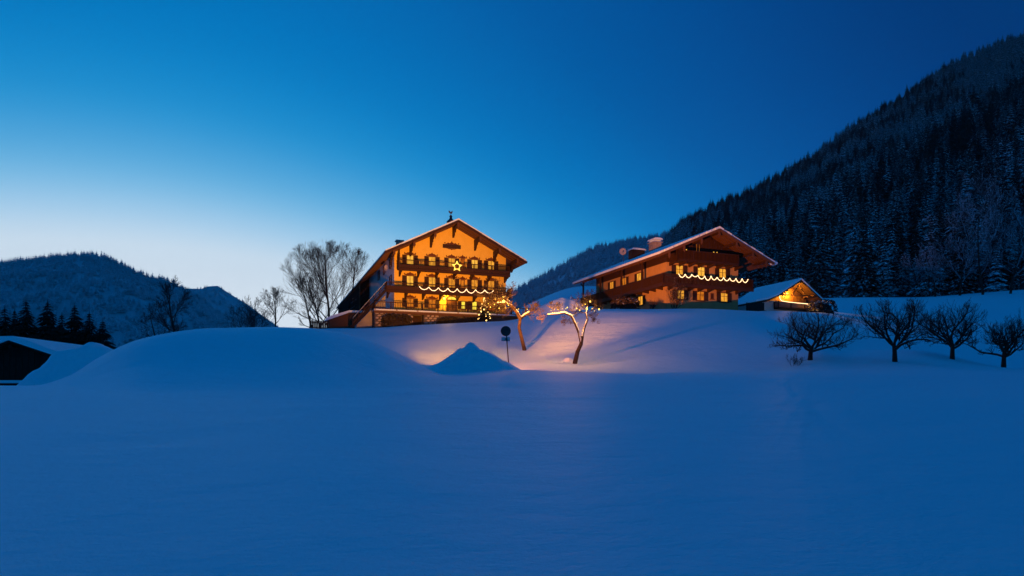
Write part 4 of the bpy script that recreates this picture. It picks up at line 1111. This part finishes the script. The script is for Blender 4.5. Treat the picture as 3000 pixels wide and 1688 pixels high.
MB().tube(sw1, [.022 + .032 * (k % 2) * (.6 + .8 * rgs.random()) for k in range(len(sw1))], 5).build('light_tube', M['rope'], g2)

# ================================================================== small chalet
th3 = R(20.7); c3, s3 = math.cos(th3), math.sin(th3)
H3 = empty('chalet', (48.7, 115.0, 14.0), th3)
tag(H3, 'small chalet with a broad snow roof and a lamp glowing in its open gable', 'chalet', 'snowy alpine houses')
RO = [(-9.4, 1.45), (-7.0, 1.95), (-4.8, 2.75), (0, 5.6), (4.6, 2.45)]
rf = MB(); sn = MB()
for (a, za), (b_, zb) in zip(RO[:-1], RO[1:]):
    rf.prism([(a, za - .16), (a, za), (b_, zb), (b_, zb - .16)], 0, 11.0)
    sn.prism([(a, za + .003), (a, za + .30), (b_, zb + .30), (b_, zb + .003)], -.08, 11.1)
roof = rf.build('roof', M['dark_wood'], H3); sn.build('roof_snow', M['snow_cover'], roof)
for (a, za), (b_, zb) in zip(RO[:-1], RO[1:]): MB().beam((a, -.03, za - .1), (b_, -.03, zb - .1), .05, .26).build('bargeboard', M['dark_wood'], roof)
MB().prism([(-7.6, -2), (3.6, -2), (3.6, 2.0), (-4.8, 2.0), (-7.6, 1.5)], 1.3, 10.5).build('wall', M['lime_plaster'], H3)
g = MB().prism([(-5.0, 2.0), (3.6, 2.0), (3.6, 2.9), (0, 5.35), (-4.6, 2.6)], 2.6, 10.5).build('gable_wall', M['brown_wood'], H3)
for k in range(20):
    u = -4.4 + k * .4; zt = 5.3 - (.594 if u < 0 else .685) * abs(u + .2) - .15
    if zt > 2.2: MB().box(u, u + .36, 2.56, 2.597, 2.03, zt).build('plank', M['brown_wood'], g)
for u, zt in ((-3.6, 3.2), (0, 5.3), (2.9, 3.3)): MB().box(u - .1, u + .1, .15, 2.6, zt - .32, zt - .1).build('purlin', M['brown_wood'], roof)
tr = MB().beam((-3.4, .5, 3.0), (2.8, .5, 3.0), .14, .16).beam((-1.4, .5, 3.0), (0, .5, 4.9), .1, .12).beam((1.4, .5, 3.0), (0, .5, 4.9), .1, .12)
tr.build('gable_truss', M['brown_wood'], roof)
b = MB().box(-4.6, 3.7, .25, 1.29, .55, .70); bal = b.build('balcony', M['dark_wood'], H3)
railing(bal, [(-4.6, 1.2), (-4.6, .25), (3.7, .25), (3.7, 1.2)], .70, 1.75, pitch=.22, bw=.14, mat=M['dark_wood'])
for u in (-3.0, -.8, 1.6): window(H3, FRONT(u, -1.0, 1.3), .8, .95, M['shutter'], pediment=False)
window(H3, FRONT(-6.6, -.6, 1.3), .6, .8, LIT[4], shutters=False, pediment=False)
MB(FRONT(-.9, 3.35, 2.56)).box(-.03, .03, 0, .3, .3, .34).ball((0, .28, .12), .17, 8, 6).build('gable_lamp', M['lamp'], H3, smooth=True)
g3 = empty('rope_light', (48.7, 115.0, 14.0), th3); tag(g3, 'short rope light sagging along the gable balcony of the small chalet', 'rope light')
MB().tube([(-4.4, .12, 2.6), (-4.35, .12, 2.2), (-4.0, .12, 1.85), (-2.5, .12, 1.72), (-.5, .12, 1.66), (1.6, .12, 1.60)], .05, 5).build('light_tube', M['rope'], g3)

# ================================================================== hut at the left edge
x0, y0 = pt(52, 48)
H4 = tag(empty('hut', (x0, y0, .3), R(3)), 'dark wooden hut under a thick snow roof at the left picture edge', 'hut')
z_ = lambda w: w - .3
RH = [(-4.6, 1.75), (0, 3.55), (3.5, 2.35)]
rf = MB(); sn = MB()
for (a, za), (b_, zb) in zip(RH[:-1], RH[1:]):
    rf.prism([(a, za - .14), (a, za), (b_, zb), (b_, zb - .14)], -.9, 8.5)
roof = rf.build('roof', M['black_wood'], H4)
top = [(-4.7, 1.95), (-3.0, 2.75), (-1.2, 3.62), (-.5, 3.82), (.3, 3.84), (1.0, 3.66), (2.4, 3.10), (3.5, 2.70), (3.75, 2.50)]
bot = [(3.6, 2.32), (0, 3.556), (-4.7, 1.75)]
MB().prism(top[::-1] + bot[::-1], -1.0, 8.6).build('roof_snow', M['snow_cover'], roof, smooth=False)
hw = MB().prism([(-3.9, -1), (2.9, -1), (2.9, 2.4), (0, 3.38), (-3.9, 1.85)], 0, 7.5).build('wall', M['black_wood'], H4)
for k in range(16):
    u = -3.85 + k * .42; zt = min((3.34 - .35 * abs(u)) if u > 0 else 3.34 + .39 * u, (3.34 - .35 * abs(u + .38)) if u + .38 > 0 else 3.34 + .39 * (u + .38))
    MB().box(u, u + .38, -.045, -.003, .35, zt - .06).build('plank', M['black_wood'], hw)
for u, zt in ((-3.2, 2.1), (0, 3.35), (2.4, 2.6)): MB().box(u - .1, u + .1, -.8, 0, zt - .3, zt - .1).build('purlin', M['black_wood'], roof)
MB().box(-4.0, 2.9, -.55, -.05, .60, .80).build('ledge_snow', M['snow_cover'], H4)
MB().box(-.6, 1.3, -.06, -.004, -.6, .2).build('hatch', M['metal'], H4)
MB().box(.75, 1.0, -.08, -.05, .95, 1.05).build('door_handle', M['grey_metal'], H4)

# ================================================================== snow piles
def snow_pile(name, label, x, y, rx, ry, h, seed, lumps=.35, peak=1.0, skew=0.0, n=64, m=26, sink=.25):
    rg = np.random.RandomState(seed); t = np.linspace(0, 2 * math.pi, n, endpoint=False); s = np.linspace(0, 1, m)
    T, S = np.meshgrid(t, s, indexing='ij')
    X = x + rx * S * np.cos(T); Y = y + ry * S * np.sin(T)
    prof = (1 - S) ** peak * (1 + .35 * np.sin(math.pi * S) * 0.4)
    Z = h * prof + (.22 * h * np.exp(-(S / .13) ** 2) if n > 100 else 0) + lumps * h * fbm(X / (.28 * rx) + seed, Y / (.28 * ry) + seed, 4) * np.clip(1 - S ** 2, 0, 1) ** 2 * .9
    X = X + skew * np.clip(Z / h, 0, 1)
    base = ground(X, Y)
    Z = base + np.maximum(Z, 0) - sink * S ** 2
    idx = np.arange(n * m).reshape(n, m)
    a, b = idx, np.roll(idx, -1, 0)
    Q = np.stack([a[:, :-1], a[:, 1:], b[:, 1:], b[:, :-1]], -1).reshape(-1, 4)
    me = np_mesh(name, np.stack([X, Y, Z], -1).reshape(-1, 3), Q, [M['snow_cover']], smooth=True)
    return tag(link_mesh(name, me), label, 'snow pile', 'heaps of cleared snow')
x, y = pt(1378, 40.3); snow_pile('snow_pile', 'pointed lumpy snow pile on the road bank next to the sign', x, y, 3.7, 2.3, 1.42, 3, .5, 1.4, n=110, m=46)
x, y = pt(205, 42.5); snow_pile('snow_pile', 'broad snow pile shovelled up against the hut at the left', x, y, 3.7, 2.5, 2.5, 8, .26, .8)
x, y = pt(1640, 80); snow_pile('snow_pile', 'pinkish snow heap on the crest between the two farmhouses', x, y, 3.6, 2.2, 1.5, 5, .22, .6)
x, y = pt(1664, 52); snow_pile('snow_pile', 'small lit snow lump on the slope left of the forked tree', x, y, .55, .5, .28, 6, .3, .6, n=24, m=10)
# ================================================================== road sign seen from behind
x, y = pt(1488, 41.0); zb = gz(x, y)
sg_ = tag(empty('road_sign', (x, y, zb - .3), R(4)), 'round road sign seen from behind on a leaning post beside the snow pile', 'road sign')
zt = zat(970, 41) - (zb - .3)
lean = -.13
pole = MB().tube([(.10, 0, 0), (lean * .5 + .05, 0, zt * .55), (lean + .02, 0, zt + .25)], .035, 10).build('post', M['metal'], sg_, smooth=True)
b = MB(lambda p: (p[0] + lean, p[2] + -.05, p[1] + zt)); b.lathe((0, 0, 0), [(0, 0), (.29, 0), (.305, -.012), (.305, .012), (.29, .018), (0, .018)], 32)
disc = b.build('sign_disc', M['metal'], sg_)
MB().box(lean - .22, lean + .22, -.075, -.07 + .02, zt + .12, zt + .15).box(lean - .22, lean + .22, -.075, -.05, zt - .15, zt - .12).build('sign_clamp', M['metal'], disc)
pl = MB().box(lean - .26, lean + .26, .04, .055, zt - .58, zt - .36); plate = pl.build('small_plate', M['pale_plate'], sg_)
MB().box(lean - .06, lean + .06, -.06, .04, zt - .50, zt - .46).box(lean - .26, lean + .26, .0, .04, zt - .59, zt - .57).build('plate_clamp', M['metal'], plate)

# ================================================================== hedges, bushes, shed, fence near the houses
def hedge(name, label, house, u0, u1, v, z0, z1, d, seed, cat='hedge', snow=False, group=None):
    rg = np.random.RandomState(seed); c = world_pt(house, ((u0 + u1) / 2, v, z0)); e = tag(empty(name, c, house.rotation_euler.z), label, cat, group)
    core = MB(); L = u1 - u0
    core.ball((0, 0, (z1 - z0) * .42), 1.0, 16, 10, (L / 2 * .93, d * .40, (z1 - z0) * .50)); core.build('branches', M['black_wood'], e, smooth=True)
    n = int(1400 * L / 5); U = rg.randn(n, 3); U /= np.linalg.norm(U, axis=1, keepdims=True)
    sup = np.sign(U) * np.abs(U) ** .6
    C = sup * np.array([L / 2, d / 2, (z1 - z0) / 2]) * (.86 + .2 * rg.rand(n, 1)) + np.array([0, 0, (z1 - z0) * .5])
    a = rg.randn(n, 3) * .10; b = rg.randn(n, 3) * .10
    V = np.stack([C - a, C + b, C + a, C - b], 1).reshape(-1, 3); Q = np.arange(n * 4).reshape(n, 4)
    link_mesh('foliage', np_mesh('foliage', V, Q, [M['twig_snowy'] if snow else M['hedge']]), e)
    return e
hg = 'clipped dark hedges before the stone basement'
hedge('hedge', 'rounded dark hedge at the left before the stone basement, left of the cellar door', H1, -2.1, 1.6, -3.3, -.5, 1.35, 1.3, 1, group=hg)
hedge('hedge', 'long dark hedge before the basement between the cellar door and the Christmas tree', H1, 5.0, 11.0, -3.3, -.3, 1.25, 1.4, 2, group=hg)
hedge('hedge', 'low dark hedge right of the Christmas tree below the terrace', H1, 13.6, 18.5, -3.4, -.3, .75, 1.3, 3, group=hg)
hedge('bush', 'snow-topped evergreen bush at the left foot of the right farmhouse', H2, -5.6, -2.2, 3.2, -.6, 1.7, 2.4, 4, 'bush', True)
hedge('bush', 'dark bush below the left balcony of the right farmhouse', H2, -2.6, -.6, 9.0, -.4, 1.5, 2.0, 6, 'bush', False)
hedge('bush', 'round snow-flecked bush covering the right corner of the small chalet', H3, .6, 5.4, -1.6, -2.6, 2.1, 3.0, 5, 'bush', True)
SHR = dict(seg=[5, 4, 3], wig=[.12, .18, .2], up=[.06, .08, .1], kids=[8, 6, 4], t0=[.25, .2, .2], ang=[.6, .6, .6], len=[.5, .5, .5], rr=[.6, .6, .6], rmin=.012, max=2, limb_lvl=0)
def shrub(name, label, x, y, h, n, seed, spread=.5, mt='twig', z=None, r=.04):
    e = tree_root(name, x, y, label, None, 'shrub', z); t = BT(seed)
    for k in range(n):
        a = t.rg.rand() * 6.28; s = spread * t.rg.rand(); t.grow(np.array([.15 * math.cos(a), .15 * math.sin(a), -.2]), (math.cos(a) * s, math.sin(a) * s, 1), h * (.7 + .4 * t.rg.rand()), r, 0, dict(SHR, rmin=min(.012, r * .6)))
    t.build(e, M['bark'], M[mt]); return e
x, y, z_ = world_pt(H2, (-.3, -2.2, 0)); shrub('bare_shrub', 'tall bare shrub flecked with snow at the front corner of the right farmhouse', x, y, 2.9, 14, 5, .6, 'twig_snowy')
x, y, z_ = world_pt(H2, (-2.4, -.4, 0)); shrub('bare_shrub', 'thin leafless shrub under the lit lower window on the left side of the right farmhouse', x, y, 1.3, 9, 7, .6, 'twig_snowy')
x, y = pt(2330, 47.5); shrub('bare_shrub', 'sparse twiggy suckers around the foot of the leftmost fruit tree', x, y, .9, 7, 9, 1.1, r=.012)
# wood shed with snow roof and board fence beside the stair
sh = tag(empty('wood_shed', world_pt(H1, (-6.0, 3.2, -.4)), R(20.2)), 'low reddish wood shed with a snowy lean-to roof below the outdoor stair', 'shed')
MB().prism([(-2.0, -.6), (2.4, -.6), (2.4, 2.6), (.6, 2.5), (-2.0, 1.5)], 0, 3.0).build('wall', M['brown_wood'], sh)
for k in range(11):
    u = -1.95 + k * .4; zt = 1.5 + (u + 2.0) * .38 if u < .6 else 2.5
    MB().box(u, u + .36, -.04, -.003, -.4, min(zt, 2.45) - .05).build('plank', M['brown_wood'], sh)
MB().prism([(-2.4, 1.38), (.6, 2.56), (2.6, 2.66), (2.6, 2.86), (.6, 2.85), (-1.6, 2.1), (-2.3, 1.75), (-2.55, 1.35)], -.3, 3.2).build('roof_snow', M['snow_cover'], sh)
fe = tag(empty('board_fence', world_pt(H1, (-10.2, 3.6, -.3)), R(20.2)), 'low brown board fence left of the wood shed', 'fence')
for k in range(9): MB().box(k * .26 - .2, k * .26 + .03, 0, .04, -.3, 1.25 + .05 * (k % 2)).build('plank', M['brown_wood'], fe)
MB().box(-.3, 2.3, .041, .09, .3, .42).box(-.3, 2.3, .041, .09, .95, 1.07).build('fence_rail', M['brown_wood'], fe)
MB().box(-.25, -.08, .1, .25, -.4, 1.9).build('fence_post', M['brown_wood'], fe)
# dark board fence between the right farmhouse and the chalet
A = world_pt(H2, (W2 + .6, -1.0, -.2)); B = Vector((*pt(2238, 92), 0))
f2_ = tag(empty('board_fence', A, 0), 'long dark board fence running from the right farmhouse to the small chalet', 'fence')
n = 60; fb = MB(); dv = (B - A)
for k in range(n):
    q = dv * (k / n); q2 = dv * ((k + .92) / n); q.z = gz(A.x + q.x, A.y + q.y) - A.z; q2.z = q.z
    fb.beam(q + Vector((0, 0, .45)), q2 + Vector((0, 0, .45)), .035, 1.25 + .04 * (k % 3))
tag(fb.build('fence_boards', M['black_wood'], f2_), kind='stuff')
fp = MB()
for k in range(9): q = dv * (k / 8.0); q.z = gz(A.x + q.x, A.y + q.y) - A.z; fp.box(q.x - .07, q.x + .07, q.y + .05, q.y + .19, q.z - .3, q.z + 1.15)
fp.build('fence_posts', M['black_wood'], f2_)
# ================================================================== Christmas tree
x, y, z_ = world_pt(H1, (11.15, -3.7, 0)); zb = gz(x, y); hh = 3.6
ct = conifer('christmas_tree', x, y, hh, conifer_mesh('crown', 77, 18, 10, M['needle_dark'], .24, .5, True), 'small Christmas tree covered in round lights before the terrace', None, .5, 1.3)
ct['category'] = 'Christmas tree'
ls_ = tag(empty('fairy_lights', (x, y, zb - .1), 0), 'round fairy lights hung over the small Christmas tree', 'fairy lights')
rg = random.Random(21); blb = MB().ball((0, 0, 0), .085, 10, 8).mesh('bulb', M['bulb'], True)
cord = []
for k in range(30):
    f = k / 29.0; zz_ = .25 + f * (hh - .3); rad = 1.12 * (1 - f) + .03; a = 2.4 * k + rg.random()
    p = (rad * math.cos(a), rad * math.sin(a) - .06, zz_); cord.append(p)
    o = link_mesh('bulb', blb, ls_, p); s = .55 + .6 * rg.random(); o.scale = (s, s, s)
MB().tube(cord, .008, 4).build('cord', M['metal'], ls_)

# ================================================================== lamps
def lamp(name, loc, watts, color, parent=None, r=.08):
    l = bpy.data.lights.new(name, 'POINT'); l.energy = watts; l.color = color; l.shadow_soft_size = r
    o = bpy.data.objects.new(name, l); col.objects.link(o); o.location = loc
    return o
AMB = (1.0, .38, .06)
# lanterns on the big farmhouse and the chalet
lamp('lantern_light', world_pt(H1, (6.62, -.62, F0 + 2.0)), 260, (1.0, .50, .04), r=.15)
lamp('gable_lamp_light', world_pt(H3, (-.9, 1.9, 3.45)), 2200, (1.0, .42, .03), r=.15)
# star glow on the balcony boards
lamp('star_glow', world_pt(H1, (8.05, -1.8, 8.33)), 60, (1.0, .42, .05), r=.4)
# lamps hanging in the two trees
def hang_lamps(e, f, o, spots, label, group):
    root = tag(empty('tree_lights', o), label, 'tree lights', group)
    for (px, py, dy, w, r_) in spots:
        q = f((px, py, dy)); b = MB().ball(tuple(q), r_ * .7, 10, 8); b.build('bulb', M['lamp'], root, smooth=True)
        lamp('tree_lamp_light', (o[0] + q[0], o[1] + q[1] - r_ - .06, o[2] + q[2] + .10), w, (1.0, .36, .05), r=.06)
hang_lamps(t1, f1, o1, [(1476, 889, -1.3, 90, .17), (1450, 898, -1.3, 25, .05), (1438, 905, -1.2, 25, .05), (1462, 880, -1, 20, .05), (1463, 908, -1.2, 25, .05), (1482, 907, -1.1, 25, .04), (1452, 880, -.8, 15, .04), (1432, 895, -1.2, 15, .04), (1474, 872, -.4, 28, .08), (1490, 899, -1.1, 30, .05), (1519, 908, -.7, 22, .04), (1545, 906, 0, 10, .04)], 'large glowing lamp and small bulbs in the tree beside the big farmhouse', 'lights hung in the trees')
hang_lamps(t2, f2, o2, [(1728, 884, -.2, 20, .08), (1713, 893, -.4, 12, .05), (1688, 905, -.3, 16, .06), (1661, 902, -.3, 8, .05), (1718, 908, -.5, 14, .05), (1754, 907, -.2, 22, .08), (1697, 910, -.3, 10, .05), (1632, 911, -.95, 55, .035), (1612, 914, -.95, 45, .035), (1655, 909, -.95, 55, .035), (1645, 909, -.95, 45, .03), (1622, 911, -.95, 45, .03), (1678, 926, -.8, 35, .03), (1690, 948, -.6, 20, .03), (1706, 896, -.2, 25, .04), (1733, 905, -.3, 25, .04), (1740, 912, -.3, 20, .03), (1690, 895, -.3, 20, .03)], 'amber bulbs strung through the forked tree in front of the right farmhouse', 'lights hung in the trees')

# three floodlights on stakes, behind the snow pile
def floodlight(label, x, y, az, el, watts, cone, color, up=.57):
    zl = gz(x, y)
    fl = tag(empty('floodlight', (x, y, zl), -R(az)), label, 'floodlight', 'floodlights on stakes in the snow')
    MB().tube([(0, 0, -.3), (0, 0, up - .12)], .03, 6).build('stake', M['metal'], fl)
    MB().box(-.2, .2, -.16, .0, up - .15, up + .15).build('housing', M['metal'], fl)
    MB().box(-.18, .18, .002, .012, up - .13, up + .13).build('lamp_glass', M['flood'], fl)
    ld = bpy.data.lights.new('floodlight_beam', 'SPOT'); ld.energy = watts; ld.color = color; ld.shadow_soft_size = .14
    ld.spot_size = R(cone); ld.spot_blend = 1.0
    lo = bpy.data.objects.new('floodlight_beam', ld); col.objects.link(lo)
    lo.location = (x + .1 * math.sin(R(az)), y + .1 * math.cos(R(az)), zl + up)
    aim = Vector((math.sin(R(az)) * math.cos(R(el)), math.cos(R(az)) * math.cos(R(el)), math.sin(R(el))))
    lo.rotation_euler = aim.to_track_quat('-Z', 'Y').to_euler()
floodlight('right floodlight of the three on stakes behind the pointed snow pile', -2.6, 43.1, 22, 38, 10500, 140, (1.0, .25, .07), 1.35)
floodlight('front floodlight of the three behind the pointed snow pile, aimed at the right farmhouse', -3.0, 43.6, 27, 20.5, 140000, 38, (1.0, .27, .03), 1.2)
floodlight('left floodlight of the three behind the pointed snow pile, aimed at the big farmhouse', -4.1, 43.1, -7.5, 24, 122000, 46, (1.0, .325, .018))

# ================================================================== air
hz, nt, out = mat_new('thin_blue_air')
pv = nt.nodes.new('ShaderNodeVolumePrincipled'); pv.inputs['Density'].default_value = 0.00006; pv.inputs['Color'].default_value = (.86, .93, 1.0, 1)
nt.links.new(pv.outputs[0], out.inputs['Volume'])
b = MB().box(-3300, 3300, -3200, 3500, -12.5, 640)
tag(b.build('haze', hz), kind='stuff', label='thin blue dusk air over the valley')
